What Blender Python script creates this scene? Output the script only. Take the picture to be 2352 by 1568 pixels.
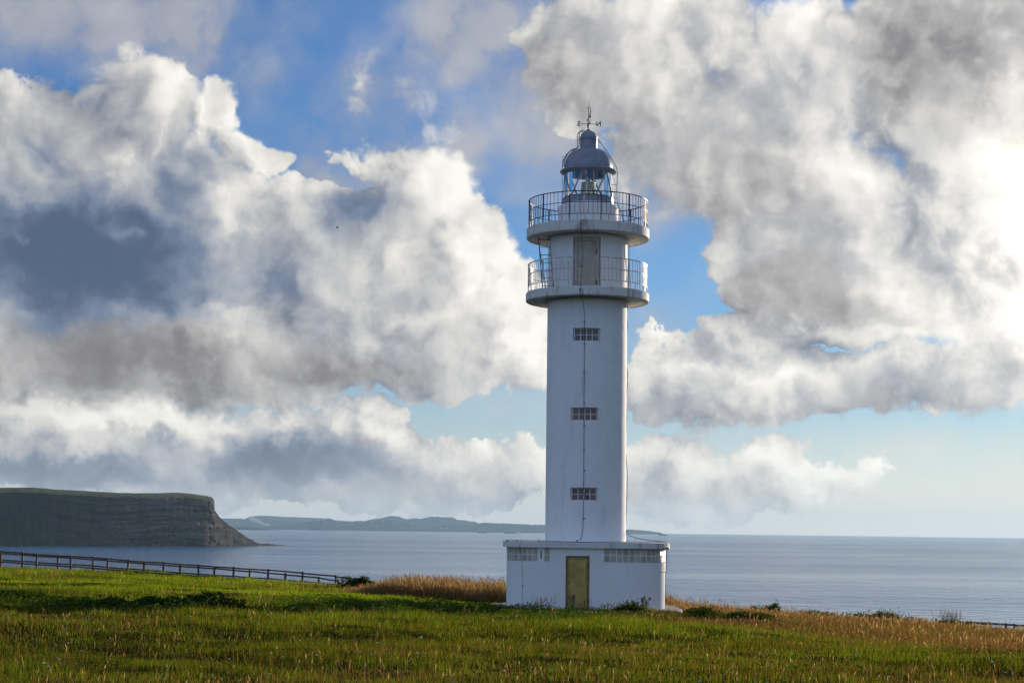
import bpy, bmesh, math, random
import numpy as np
from mathutils import Vector, Matrix

for _o in list(bpy.data.objects):
    bpy.data.objects.remove(_o)
scene = bpy.context.scene
COL = scene.collection
R = math.radians
rng = np.random.default_rng(11)
random.seed(5)

# ------------------------------------------------------------------ camera
# the eye is the origin, the view runs along +Y, the sea lies far below
PITCH, ROLL, FOC = R(6.14), R(0.73), 3990.0 / 2352.0
_f = Vector((0, math.cos(PITCH), math.sin(PITCH)))
_r = Vector((1, 0, 0))
_u = _r.cross(_f)
_r, _u = (_r * math.cos(ROLL) + _u * math.sin(ROLL)), (_u * math.cos(ROLL) - _r * math.sin(ROLL))
cam_data = bpy.data.cameras.new('camera')
cam_data.sensor_width = 36.0
cam_data.lens = 36.0 * FOC
cam_data.clip_start = 0.1
cam_data.clip_end = 120000.0
cam = bpy.data.objects.new('camera', cam_data)
COL.objects.link(cam)
cam.matrix_world = Matrix(((_r.x, _u.x, -_f.x, 0), (_r.y, _u.y, -_f.y, 0), (_r.z, _u.z, -_f.z, 0), (0, 0, 0, 1)))
scene.camera = cam


def ray(x, y):
    """direction seen at a place of the photograph (2352 x 1568 measure)"""
    return _f + _r * ((x - 1176.0) / 3990.0) + _u * ((784.0 - y) / 3990.0)


def at(x, y, depth):
    d = ray(x, y)
    return d * (depth / d.y)


# ------------------------------------------------------------------ light
SUN_AZ, SUN_EL = 33.5, 9.5          # degrees right of the view, above the horizon
sun_dir = Vector((math.sin(R(SUN_AZ)) * math.cos(R(SUN_EL)), math.cos(R(SUN_AZ)) * math.cos(R(SUN_EL)), math.sin(R(SUN_EL))))
sun_data = bpy.data.lights.new('sun', 'SUN')
sun_data.energy = 5.0
sun_data.angle = R(0.6)
sun_data.color = (1.0, 0.86, 0.68)
sun = bpy.data.objects.new('sun', sun_data)
COL.objects.link(sun)
sun.rotation_euler = sun_dir.to_track_quat('Z', 'Y').to_euler()

scene.view_settings.view_transform = 'Standard'
scene.view_settings.look = 'None'
scene.view_settings.exposure = 0.0
scene.view_settings.gamma = 1.0
scene.view_settings.use_curve_mapping = False
scene.cycles.max_bounces = 6
scene.cycles.diffuse_bounces = 2
scene.cycles.glossy_bounces = 2
scene.cycles.transmission_bounces = 6
scene.cycles.use_adaptive_sampling = True
scene.cycles.adaptive_threshold = 0.02
scene.cycles.adaptive_min_samples = 10
scene.cycles.transparent_max_bounces = 24
scene.cycles.volume_bounces = 0
scene.cycles.use_denoising = True
scene.cycles.sample_clamp_indirect = 6.0


# ------------------------------------------------------------------ node shorthand
class NG:
    def __init__(self, tree):
        self.t = tree

    def n(self, typ, **kw):
        nd = self.t.nodes.new(typ)
        for k, v in kw.items():
            setattr(nd, k, v)
        return nd

    def put(self, sock, v):
        if v is None:
            return
        if isinstance(v, bpy.types.NodeSocket):
            self.t.links.new(v, sock)
        else:
            if hasattr(v, '__len__') and sock.type == 'RGBA' and len(v) == 3:
                v = (*v, 1.0)
            sock.default_value = v

    def m(self, op, a, b=None, c=None, clamp=False):
        nd = self.n('ShaderNodeMath', operation=op, use_clamp=clamp)
        for i, v in enumerate((a, b, c)):
            self.put(nd.inputs[i], v)
        return nd.outputs[0]

    def v(self, op, a, b=None, c=None):
        nd = self.n('ShaderNodeVectorMath', operation=op)
        self.put(nd.inputs[0], a)
        if op == 'SCALE':
            self.put(nd.inputs['Scale'], b)
        else:
            self.put(nd.inputs[1], b)
            self.put(nd.inputs[2], c)
        return nd.outputs['Value'] if op in ('LENGTH', 'DOT_PRODUCT', 'DISTANCE') else nd.outputs['Vector']

    def mr(self, x, a, b, c=0.0, d=1.0, kind='SMOOTHSTEP', clamp=True):
        nd = self.n('ShaderNodeMapRange', interpolation_type=kind)
        if kind == 'LINEAR':
            nd.clamp = clamp
        for i, v in enumerate((x, a, b, c, d)):
            self.put(nd.inputs[i], v)
        return nd.outputs[0]

    def mix(self, f, a, b, blend='MIX'):
        nd = self.n('ShaderNodeMix', data_type='RGBA', blend_type=blend)
        self.put(nd.inputs[0], f)
        self.put(nd.inputs[6], a)
        self.put(nd.inputs[7], b)
        return nd.outputs[2]

    def noise(self, vec, scale, detail=4.0, rough=0.5, dist=0.0, out='Fac', lac=2.0, kind='FBM', dim='3D'):
        nd = self.n('ShaderNodeTexNoise', noise_type=kind, noise_dimensions=dim)
        self.put(nd.inputs['Vector'], vec)
        self.put(nd.inputs['Scale'], scale)
        self.put(nd.inputs['Detail'], detail)
        self.put(nd.inputs['Roughness'], rough)
        self.put(nd.inputs['Lacunarity'], lac)
        self.put(nd.inputs['Distortion'], dist)
        return nd.outputs[0] if out == 'Fac' else nd.outputs['Color']

    def vor(self, vec, scale, detail=0.0, rough=0.5, lac=2.0, feature='F1', smooth=0.3, rnd=1.0, out='Distance'):
        nd = self.n('ShaderNodeTexVoronoi', feature=feature)
        self.put(nd.inputs['Vector'], vec)
        self.put(nd.inputs['Scale'], scale)
        if 'Detail' in nd.inputs:
            self.put(nd.inputs['Detail'], detail)
            self.put(nd.inputs['Roughness'], rough)
            self.put(nd.inputs['Lacunarity'], lac)
        if feature == 'SMOOTH_F1':
            self.put(nd.inputs['Smoothness'], smooth)
        self.put(nd.inputs['Randomness'], rnd)
        return nd.outputs[out]

    def ramp(self, x, stops, kind='LINEAR'):
        nd = self.n('ShaderNodeValToRGB')
        cr = nd.color_ramp
        cr.interpolation = kind
        while len(cr.elements) < len(stops):
            cr.elements.new(0.5)
        for e, (p, c) in zip(cr.elements, stops):
            e.position = p
            e.color = (*c, 1.0) if len(c) == 3 else c
        self.put(nd.inputs[0], x)
        return nd.outputs[0]


# ------------------------------------------------------------------ sky
# cloud masses as soft ellipses on the dome: place (photo measure), half sizes, tilt, amount
COVER = [
    # left upper mass
    (120, 330, 300, 150, 0, 1.0), (330, 230, 190, 130, 25, 0.9), (520, 260, 85, 120, 0, 1.0), (600, 370, 110, 85, -20, 0.95),
    (300, 520, 420, 250, 0, 1.1), (120, 720, 360, 190, 0, 1.0), (430, 820, 520, 150, 0, 1.1), (60, 930, 300, 70, 0, 0.8),
    # second cumulus
    (850, 640, 300, 250, 20, 1.1), (960, 470, 170, 140, 10, 1.0), (1080, 590, 110, 160, -10, 1.0), (1170, 740, 110, 150, 0, 1.0),
    (960, 820, 380, 110, 5, 1.0), (700, 500, 160, 120, 0, 0.8), (1220, 850, 160, 80, 0, 0.75),
    (870, 190, 130, 130, 0, 0.40), (960, 250, 100, 80, 0, 0.40), (800, 330, 120, 70, 0, 0.5), (900, 380, 150, 70, 0, 0.62), (1010, 310, 70, 60, 0, 0.5),
    # right mass
    (1450, 130, 330, 230, 0, 0.95), (1640, 70, 140, 110, 0, 0.95), (1760, 190, 180, 150, 0, 1.0), (1860, 190, 190, 210, 0, 1.0), (560, 690, 160, 110, 0, 0.95), (1060, 740, 160, 110, 0, 1.0), (1650, 330, 330, 210, -15, 1.05), (1880, 480, 320, 230, 0, 1.1),
    (1940, 670, 330, 140, 0, 1.1), (1660, 590, 80, 90, 0, 0.95), (2150, 170, 330, 260, 0, 1.15), (2250, 480, 230, 280, 0, 1.05),
    (1800, 760, 260, 55, 0, 0.9), (2180, 700, 190, 90, 0, 0.7), (1460, 420, 170, 110, 0, 0.62),
    # middle bands right
    (1490, 880, 85, 140, 0, 0.9), (1610, 890, 220, 130, 0, 1.0), (1760, 880, 200, 120, 0, 1.0), (1960, 900, 170, 100, 0, 1.0), (2130, 870, 200, 120, 0, 1.0), (2290, 800, 150, 190, 0, 1.0),
    # low cumulus right
    (1590, 1075, 130, 95, 0, 0.95), (1770, 1070, 120, 95, 0, 0.95), (1890, 1110, 130, 55, 0, 0.85), (1990, 1075, 50, 45, 0, 0.7), (1470, 1090, 80, 95, 0, 0.85), (1660, 1145, 300, 50, 0, 0.85),
    # low cumulus left
    (110, 1000, 280, 80, 0, 1.05), (420, 990, 240, 80, 0, 0.95), (640, 1000, 190, 85, 0, 0.95), (840, 1010, 170, 110, 0, 1.05), (970, 1070, 140, 95, 0, 1.0),
    (1110, 1095, 120, 80, 0, 0.95), (1230, 1085, 100, 75, 0, 0.9), (440, 1085, 440, 75, 0, 1.0), (780, 1110, 340, 65, 0, 1.0), (90, 1080, 280, 50, 0, 0.9), (1000, 1150, 300, 30, 0, 0.6),
]
# thin veils over the blue
VEIL = [(200, 20, 600, 190, 0, 1.3), (430, 70, 260, 150, 0, 1.2), (600, 190, 200, 130, 0, 0.55), (1080, 90, 260, 190, 0, 1.15), (880, 240, 200, 210, 0, 0.85), (820, 400, 280, 190, 0, 1.15), (1060, 350, 150, 150, 0, 0.95),
        (1250, 200, 210, 360, 0, 1.15), (1420, 420, 280, 190, 0, 1.1), (1200, 480, 130, 130, 0, 0.5), (1180, 930, 200, 60, 0, 0.4), (2150, 1030, 420, 70, 0, 0.6), (1950, 1160, 600, 60, 0, 0.9), (700, 1165, 700, 40, 0, 0.8), (2250, 1110, 260, 50, 0, 0.5), (1480, 790, 150, 130, 0, 0.6), (40, 150, 220, 90, 0, 0.5)]
# faces turned to the sun
LIGHT = [(560, 270, 70, 90, 0, 0.15), (500, 480, 130, 90, 0, 0.18), (100, 430, 130, 50, 0, 0.2), (1120, 640, 110, 160, 0, 0.15),
         (980, 720, 240, 90, 0, 0.2), (520, 700, 190, 60, 0, 0.24), (2080, 300, 200, 160, 0, 0.25), (2310, 560, 300, 330, 0, 0.26),
         (1950, 760, 330, 50, 0, 0.3), (250, 950, 460, 50, 0, 0.36), (860, 980, 150, 60, 0, 0.2), (150, 1010, 230, 40, 0, 0.2), (60, 720, 90, 50, 0, 0.22), (280, 530, 100, 40, 0, 0.3), (40, 525, 45, 25, 0, 0.3)]
# thick, unlit undersides and cores: cool ones and warm ones
COOL = [(190, 590, 500, 240, 0, 1.05), (40, 480, 170, 90, 0, 0.5), (420, 420, 150, 140, 0, 0.62), (480, 520, 150, 130, 0, 0.35), (770, 490, 150, 90, 0, 0.55), (100, 345, 75, 55, 0, 0.55),
        (650, 1065, 360, 95, 0, 0.80), (160, 1085, 430, 60, 0, 0.80), (380, 1010, 110, 45, 0, 0.5), (880, 1090, 130, 50, 0, 0.4), (5, 175, 40, 50, 0, 0.8),
        (880, 450, 90, 80, 0, 0.25), (1180, 1140, 240, 25, 0, 0.35), (620, 640, 120, 100, 0, 0.35), (940, 480, 40, 60, 0, 0.25)]
WARM = [(330, 840, 540, 150, 0, 0.62), (720, 850, 420, 60, 0, 0.50), (60, 850, 260, 120, 0, 0.35), (2290, 40, 400, 320, 0, 1.15), (2350, 260, 180, 150, 0, 0.4), (1700, 430, 420, 220, 0, 0.36), (1850, 670, 420, 140, 0, 0.48),
        (1480, 260, 300, 190, 0, 0.30), (400, 60, 500, 130, 0, 0.5), (1030, 120, 260, 150, 0, 0.42), (1310, 170, 200, 180, 0, 0.38), (2020, 950, 130, 36, 0, 0.32), (2240, 900, 140, 40, 0, 0.22),
        (1620, 960, 110, 40, 0, 0.2), (1700, 1130, 260, 36, 0, 0.2), (600, 200, 110, 160, 0, 0.25)]


def _uv(x, y):
    d = ray(x, y).normalized()
    return math.degrees(math.atan2(d.x, d.y)), math.degrees(math.asin(d.z))


def _blobs(g, p, lst, soft=0.25):
    tot = None
    for (x, y, rx, ry, rot, w) in lst:
        u, v = _uv(x, y)
        ix, iy = 69.6 / 1.25 / rx, 69.6 / 1.25 / ry
        q = g.v('MULTIPLY_ADD', p, (ix, iy, 0), (-u * ix, -v * iy, 0))
        s = g.mr(g.v('LENGTH', q), soft, 1.0, w, 0.0)
        tot = s if tot is None else g.m('SMOOTH_MAX', tot, s, 0.25)
    return tot


def _azel(g, d):
    sp = g.n('ShaderNodeSeparateXYZ')
    g.put(sp.inputs[0], d)
    az = g.m('MULTIPLY', g.m('ARCTAN2', sp.outputs[0], sp.outputs[1]), 57.29578)
    el = g.m('MULTIPLY', g.m('ARCSINE', sp.outputs[2]), 57.29578)
    cb = g.n('ShaderNodeCombineXYZ')
    g.put(cb.inputs[0], az)
    g.put(cb.inputs[1], el)
    return az, el, cb.outputs[0]


def _group(name, ins, outs):
    t = bpy.data.node_groups.new(name, 'ShaderNodeTree')
    for nm, ty in ins:
        t.interface.new_socket(nm, in_out='INPUT', socket_type=ty)
    for nm, ty in outs:
        t.interface.new_socket(nm, in_out='OUTPUT', socket_type=ty)
    g = NG(t)
    gi, go = g.n('NodeGroupInput'), g.n('NodeGroupOutput')
    return t, g, gi, go


def _relief_group():
    t, g, gi, go = _group('cloud_relief', [('Place', 'NodeSocketVector')], [('Relief', 'NodeSocketFloat')])
    Pw = gi.outputs[0]
    F = g.m('SUBTRACT', g.noise(Pw, 0.20, 3.0, 0.5), 0.5)
    n1 = g.m('SUBTRACT', g.noise(Pw, 0.33, 0.0), 0.5)
    n2 = g.m('SUBTRACT', g.noise(Pw, 0.9, 0.0), 0.5)
    b1 = g.m('SMOOTH_MAX', n1, g.m('MULTIPLY', n1, -1.0), 0.22)
    b2 = g.m('SMOOTH_MAX', n2, g.m('MULTIPLY', n2, -1.0), 0.22)
    D = g.m('MULTIPLY_ADD', b1, 1.1, g.m('MULTIPLY_ADD', F, 1.3, -0.24))
    n3 = g.m('SUBTRACT', g.noise(Pw, 2.4, 1.0), 0.5)
    b3 = g.m('SMOOTH_MAX', n3, g.m('MULTIPLY', n3, -1.0), 0.18)
    D = g.m('MULTIPLY_ADD', b2, 0.42, D)
    D = g.m('MULTIPLY_ADD', b3, 0.20, D)
    g.put(go.inputs[0], D)
    return t


def build_world():
    wd = bpy.data.worlds.new('World')
    scene.world = wd
    wd.use_nodes = True
    wd.cycles.sampling_method = 'MANUAL'
    wd.cycles.sample_map_resolution = 256
    t = wd.node_tree
    t.nodes.clear()
    g = NG(t)
    out = g.n('ShaderNodeOutputWorld')
    bg = g.n('ShaderNodeBackground')
    tc = g.n('ShaderNodeTexCoord')
    d = g.v('NORMALIZE', tc.outputs['Generated'])
    az, el, uv = _azel(g, d)
    S = tuple(sun_dir)
    # clear sky
    sky = g.n('ShaderNodeTexSky', sky_type='NISHITA')
    sky.sun_disc = False
    sky.sun_elevation = R(SUN_EL)
    sky.sun_rotation = R(SUN_AZ)
    sky.altitude = 50
    sky.air_density = 1.0
    sky.dust_density = 0.2
    sky.ozone_density = 4.0
    dz = g.n('ShaderNodeSeparateXYZ')
    g.put(dz.inputs[0], d)
    cz = g.n('ShaderNodeCombineXYZ')
    g.put(cz.inputs[0], dz.outputs[0])
    g.put(cz.inputs[1], dz.outputs[1])
    g.put(cz.inputs[2], g.m('MAXIMUM', dz.outputs[2], 0.004))
    g.put(sky.inputs[0], cz.outputs[0])
    clear = g.v('MULTIPLY', g.v('SCALE', sky.outputs[0], SKY_GAIN), (0.40, 0.72, 1.02))
    # density here, and the relief a little way towards the sun
    P = g.v('SCALE', d, 57.29578)
    low = g.mr(el, 1.0, 8.0, 0.62, 1.0)
    fine = g.mr(el, 1.5, 7.0, 1.3, 1.0)
    w1 = g.v('SCALE', g.v('SUBTRACT', g.noise(P, 0.30, 3.0, 0.55, out='Color'), (0.5, 0.5, 0.5)), g.m('MULTIPLY', low, 3.0))
    w2 = g.v('SCALE', g.v('SUBTRACT', g.noise(P, 1.3, 4.0, 0.6, out='Color'), (0.5, 0.5, 0.5)), g.m('MULTIPLY', fine, 1.0))
    w = g.v('ADD', w1, w2)
    place = g.v('MULTIPLY_ADD', w, (1, 1, 0), uv)
    Pw = g.v('MULTIPLY_ADD', w, (0.45, 0.45, 0.45), P)
    rg = _relief_group()

    def relief(vec):
        nd = g.n('ShaderNodeGroup')
        nd.node_tree = rg
        g.put(nd.inputs[0], vec)
        return nd.outputs[0]
    tos = g.v('NORMALIZE', g.v('ADD', g.v('SUBTRACT', S, d), (0, 0, 0.25)))
    R0 = relief(Pw)
    R1 = relief(g.v('MULTIPLY_ADD', tos, (0.42, 0.42, 0.42), Pw))
    R2 = relief(g.v('MULTIPLY_ADD', tos, (2.0, 2.0, 2.0), Pw))
    hi = g.m('SUBTRACT', g.noise(Pw, 1.3, 7.0, 0.62), 0.5)
    rel0 = g.m('ADD', g.m('MULTIPLY', g.m('SUBTRACT', R0, R1), 0.85), g.m('MULTIPLY', g.m('SUBTRACT', R0, R2), 0.36))
    softn = g.noise(P, 0.25, 2.0, 0.5)
    edge = g.mr(softn, 0.36, 0.66, 0.14, 0.85)
    ang = g.m('MULTIPLY', g.m('ARCCOSINE', g.v('DOT_PRODUCT', d, S)), 57.29578)
    glow = g.m('EXPONENT', g.m('MULTIPLY', ang, -1.0 / 14.0))
    air = g.mr(el, -0.3, 4.2, 0.95, 0.0)
    aircol = g.mix(g.mr(glow, 0.04, 0.22), (0.71, 0.695, 0.65), (0.90, 0.87, 0.79))
    clear2 = g.mix(g.m('ADD', g.m('MULTIPLY', air, 0.55), g.mr(el, 0.0, 12.0, 0.42, 0.0), clamp=True), clear, g.mix(g.mr(el, 1.5, 8.0, 0.0, 0.5), aircol, (0.52, 0.68, 0.78)))

    def compose(cov, side, cool, warm, light, veil):
        D0 = g.m('MULTIPLY_ADD', cov, 1.95, g.m('MULTIPLY', R0, low))
        D0 = g.m('SUBTRACT', g.m('MULTIPLY_ADD', hi, g.m('MULTIPLY', fine, 1.0), D0), 0.60)
        D0 = g.m('SUBTRACT', D0, g.mr(cov, 0.0, 0.32, 0.5, 0.0))
        alpha = g.mr(D0, 0.0, edge)
        rel = g.m('MULTIPLY', rel0, g.mr(D0, 0.2, 1.6, 1.0, 0.66, 'LINEAR'))
        rel = g.m('ADD', rel, side)
        rel = g.m('MULTIPLY_ADD', hi, g.m('MULTIPLY', fine, g.m('MULTIPLY', fine, g.mr(D0, 0.1, 1.2, 0.34, 0.10, 'LINEAR'))), rel)
        thick = g.mr(D0, 0.25, 1.6, 0.0, 0.16, 'LINEAR')
        if light != 0.0:
            light = g.m('MULTIPLY', light, g.mr(g.m('ADD', light, g.m('MULTIPLY_ADD', hi, 0.6, g.m('MULTIPLY', R0, 0.5))), 0.02, 0.28, 0.2, 1.3))
        lit = g.m('ADD', g.m('ADD', 0.625, light), rel)
        lit = g.m('SUBTRACT', lit, thick)
        frag = g.m('MULTIPLY_ADD', hi, 0.55, g.m('MULTIPLY', R0, 0.7))        # ragged borders where one bank stands before another
        cool = g.m('MULTIPLY', cool, g.mr(g.m('ADD', cool, frag), 0.08, 0.75, 0.35, 1.1))
        lit = g.m('SUBTRACT', lit, g.m('MULTIPLY', cool, 0.70))
        if warm != 0.0:
            lit = g.m('SUBTRACT', lit, g.m('MULTIPLY', g.m('MULTIPLY', warm, g.mr(g.m('ADD', warm, frag), 0.0, 0.6, 0.45, 1.1)), 0.50))
        lit = g.m('MULTIPLY_ADD', glow, 0.55, lit)
        lit = g.m('SMOOTH_MAX', lit, 0.03, 0.30)
        lit = g.m('SMOOTH_MIN', lit, 1.0, 0.12)
        ccool = g.ramp(lit, [(0.0, (0.070, 0.105, 0.185)), (0.25, (0.19, 0.24, 0.335)), (0.5, (0.42, 0.44, 0.485)), (0.72, (0.685, 0.67, 0.645)), (0.88, (0.84, 0.815, 0.765)), (1.0, (0.97, 0.945, 0.89))])
        cwarm = g.ramp(lit, [(0.0, (0.16, 0.15, 0.155)), (0.25, (0.27, 0.26, 0.265)), (0.5, (0.46, 0.45, 0.445)), (0.72, (0.69, 0.67, 0.635)), (0.88, (0.85, 0.82, 0.76)), (1.0, (0.97, 0.945, 0.885))])
        if warm == 0.0:
            cc = ccool
        else:
            cc = g.mix(g.mr(g.m('SUBTRACT', warm, cool), -0.1, 0.35), ccool, cwarm)
        cc = g.v('SCALE', cc, g.m('MULTIPLY_ADD', glow, 0.55, 1.0))
        cc = g.mix(g.m('MULTIPLY', air, 0.36), cc, aircol)
        base = clear2
        if veil is not None:
            va = g.m('MULTIPLY', veil, g.mr(g.m('MULTIPLY_ADD', hi, 0.7, R0), -0.45, 0.25, 0.45, 1.25), clamp=True)
            vcol = g.mix(g.m('ADD', g.mr(R0, -0.3, 0.4, 0.0, 0.7), glow), (0.34, 0.355, 0.42), (0.62, 0.605, 0.60))
            vcol = g.mix(g.mr(el, 2.0, 7.0, 0.85, 0.0), vcol, g.mix(0.5, aircol, (0.86, 0.82, 0.74)))
            base = g.mix(g.m('MULTIPLY', va, 0.88), clear2, vcol)
        return g.mix(alpha, base, cc)

    # the part of the dome laid out after the photograph
    cov = _blobs(g, place, COVER)
    su = g.v('NORMALIZE', g.v('SUBTRACT', (SUN_AZ, SUN_EL + 14.0, 0.0), place))
    cov2 = _blobs(g, g.v('MULTIPLY_ADD', su, (1.4, 1.4, 0), place), COVER)
    side = g.m('MULTIPLY', g.m('SUBTRACT', cov, cov2), g.m('MULTIPLY', low, 0.55))
    side = g.m('MINIMUM', g.m('MAXIMUM', side, -0.30), 0.30)
    front = compose(cov, side, _blobs(g, place, COOL, 0.0), _blobs(g, place, WARM, 0.0), _blobs(g, place, LIGHT, 0.0), _blobs(g, place, VEIL, 0.0))
    # the rest: broken cloud left to chance, brighter opposite the sun
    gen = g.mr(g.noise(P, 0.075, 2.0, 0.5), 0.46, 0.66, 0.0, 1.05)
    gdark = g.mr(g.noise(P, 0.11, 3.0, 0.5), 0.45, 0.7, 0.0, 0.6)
    facing = g.mr(ang, 50.0, 150.0, 0.0, 1.0)          # lit side of clouds opposite the sun, raised to brighten the shaded walls
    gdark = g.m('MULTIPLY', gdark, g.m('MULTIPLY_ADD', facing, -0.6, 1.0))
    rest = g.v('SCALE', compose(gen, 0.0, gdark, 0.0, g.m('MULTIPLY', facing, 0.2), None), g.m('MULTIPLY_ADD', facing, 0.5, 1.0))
    ins = g.m('MULTIPLY', g.mr(g.m('ABSOLUTE', az), 17.5, 22.0, 1.0, 0.0), g.mr(el, 18.0, 22.0, 1.0, 0.0))
    bg2 = g.n('ShaderNodeBackground')
    g.put(bg2.inputs['Color'], front)
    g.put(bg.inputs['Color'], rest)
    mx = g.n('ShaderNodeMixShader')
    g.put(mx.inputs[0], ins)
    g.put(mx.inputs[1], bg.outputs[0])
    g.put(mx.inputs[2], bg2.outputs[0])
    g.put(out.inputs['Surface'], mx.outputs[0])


SKY_GAIN = 0.12
build_world()

# ------------------------------------------------------------------ mesh tools
SEA = -50.0


def link(name, me, mat=None, parent=None, loc=None):
    o = bpy.data.objects.new(name, me)
    COL.objects.link(o)
    if parent is not None:
        o.parent = parent
    if loc is not None:
        o.location = loc
    if mat is not None and me is not None and not me.materials:
        me.materials.append(mat)
    return o


def empty(name, loc):
    o = bpy.data.objects.new(name, None)
    o.empty_display_size = 0.2
    COL.objects.link(o)
    o.location = loc
    return o


def tag(o, label=None, cat=None, group=None, kind=None):
    for k, v in (('label', label), ('category', cat), ('group', group), ('kind', kind)):
        if v:
            o[k] = v
    return o


def smooth(me, deg=40):
    me.polygons.foreach_set('use_smooth', [True] * len(me.polygons))
    if deg is not None:
        me.set_sharp_from_angle(angle=R(deg))
    return me


class MB:
    """collects simple solids into one mesh"""

    def __init__(self):
        self.v, self.f = [], []

    def add(self, vs, fs):
        o = len(self.v)
        self.v += [tuple(p) for p in vs]
        self.f += [tuple(i + o for i in f) for f in fs]
        return self

    def box(self, c, s, rz=0.0, mat=None):
        hx, hy, hz = s[0] / 2, s[1] / 2, s[2] / 2
        cr, sr = math.cos(rz), math.sin(rz)
        vs = []
        for z in (-hz, hz):
            for (x, y) in ((-hx, -hy), (hx, -hy), (hx, hy), (-hx, hy)):
                p = Vector((c[0] + x * cr - y * sr, c[1] + x * sr + y * cr, c[2] + z))
                vs.append(p if mat is None else mat @ p)
        return self.add(vs, [(3, 2, 1, 0), (4, 5, 6, 7), (0, 1, 5, 4), (1, 2, 6, 5), (2, 3, 7, 6), (3, 0, 4, 7)])

    def tube(self, pts, r, n=6, caps=True, r1=None):
        pts = [Vector(p) for p in pts]
        rings = []
        up = None
        for i, p in enumerate(pts):
            a = pts[max(i - 1, 0)]
            b = pts[min(i + 1, len(pts) - 1)]
            d = (b - a).normalized()
            if up is None:
                up = Vector((0, 0, 1)) if abs(d.z) < 0.9 else Vector((1, 0, 0))
            s = d.cross(up)
            if s.length < 1e-4:
                s = d.cross(Vector((0, 1, 0)))
            s.normalize()
            up = s.cross(d).normalized()
            rr = r if r1 is None else r + (r1 - r) * i / max(len(pts) - 1, 1)
            rings.append([p + s * (rr * math.cos(2 * math.pi * k / n)) + up * (rr * math.sin(2 * math.pi * k / n)) for k in range(n)])
        vs = [p for q in rings for p in q]
        fs = []
        for i in range(len(pts) - 1):
            for k in range(n):
                k2 = (k + 1) % n
                fs.append((i * n + k, i * n + k2, (i + 1) * n + k2, (i + 1) * n + k))
        if caps:
            fs.append(tuple(range(n - 1, -1, -1)))
            m = (len(pts) - 1) * n
            fs.append(tuple(m + k for k in range(n)))
        return self.add(vs, fs)

    def lathe(self, prof, n=96, c=(0, 0, 0), closed=False):
        vs, fs = [], []
        for (r, z) in prof:
            for k in range(n):
                a = 2 * math.pi * k / n
                vs.append((c[0] + r * math.sin(a), c[1] - r * math.cos(a), c[2] + z))
        m = len(prof)
        for i in range(m if closed else m - 1):
            j = (i + 1) % m
            for k in range(n):
                k2 = (k + 1) % n
                fs.append((i * n + k, i * n + k2, j * n + k2, j * n + k))
        return self.add(vs, fs)

    def mesh(self, name='mesh', sm=None):
        me = bpy.data.meshes.new(name)
        me.from_pydata(self.v, [], self.f)
        bm = bmesh.new()
        bm.from_mesh(me)
        bmesh.ops.recalc_face_normals(bm, faces=bm.faces)
        bm.to_mesh(me)
        bm.free()
        if sm is not None:
            smooth(me, sm)
        return me

    def build(self, name, mat, parent=None, sm=None, loc=None):
        return link(name, self.mesh(name, sm), mat, parent, loc)


def bevel(me, w, seg=2):
    bm = bmesh.new()
    bm.from_mesh(me)
    bmesh.ops.bevel(bm, geom=list(bm.edges), offset=w, segments=seg, profile=0.7, affect='EDGES')
    bm.to_mesh(me)
    bm.free()
    return me


def soup(name, verts, faces_n, loops, tint=None, tintname='tint'):
    """a mesh straight from arrays: verts (n,3), corner counts per face, vertex index of every corner"""
    me = bpy.data.meshes.new(name)
    me.vertices.add(len(verts))
    me.vertices.foreach_set('co', np.ascontiguousarray(verts, dtype=np.float32).ravel())
    me.loops.add(len(loops))
    me.loops.foreach_set('vertex_index', np.ascontiguousarray(loops, dtype=np.int32))
    me.polygons.add(len(faces_n))
    starts = np.concatenate(([0], np.cumsum(faces_n)[:-1])).astype(np.int32)
    me.polygons.foreach_set('loop_start', starts)
    me.polygons.foreach_set('loop_total', np.asarray(faces_n, dtype=np.int32))
    if tint is not None:
        at_ = me.color_attributes.new(tintname, 'FLOAT_COLOR', 'POINT')
        c = np.ones((len(verts), 4), dtype=np.float32)
        c[:, :3] = tint
        at_.data.foreach_set('color', c.ravel())
    me.update()
    return me


# ------------------------------------------------------------------ materials
def material(name):
    m = bpy.data.materials.new(name)
    m.use_nodes = True
    g = NG(m.node_tree)
    b = m.node_tree.nodes['Principled BSDF']
    return m, g, b


def plain(name, col, rough=0.6, metal=0.0, var=0.12, scale=3.0, bump=0.0, bscale=40.0, spec=None):
    m, g, b = material(name)
    tc = g.n('ShaderNodeTexCoord')
    f = g.noise(tc.outputs['Object'], scale, 5.0, 0.6)
    dark = tuple(c * (1 - var) for c in col)
    lite = tuple(min(1, c * (1 + var)) for c in col)
    g.put(b.inputs['Base Color'], g.mix(g.mr(f, 0.3, 0.7), dark, lite))
    b.inputs['Roughness'].default_value = rough
    b.inputs['Metallic'].default_value = metal
    if spec is not None:
        b.inputs['Specular IOR Level'].default_value = spec
    if bump:
        bp = g.n('ShaderNodeBump')
        bp.inputs['Strength'].default_value = bump
        bp.inputs['Distance'].default_value = 0.01
        g.put(bp.inputs['Height'], g.noise(tc.outputs['Object'], bscale, 4.0, 0.6))
        g.put(b.inputs['Normal'], bp.outputs[0])
    return m


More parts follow.
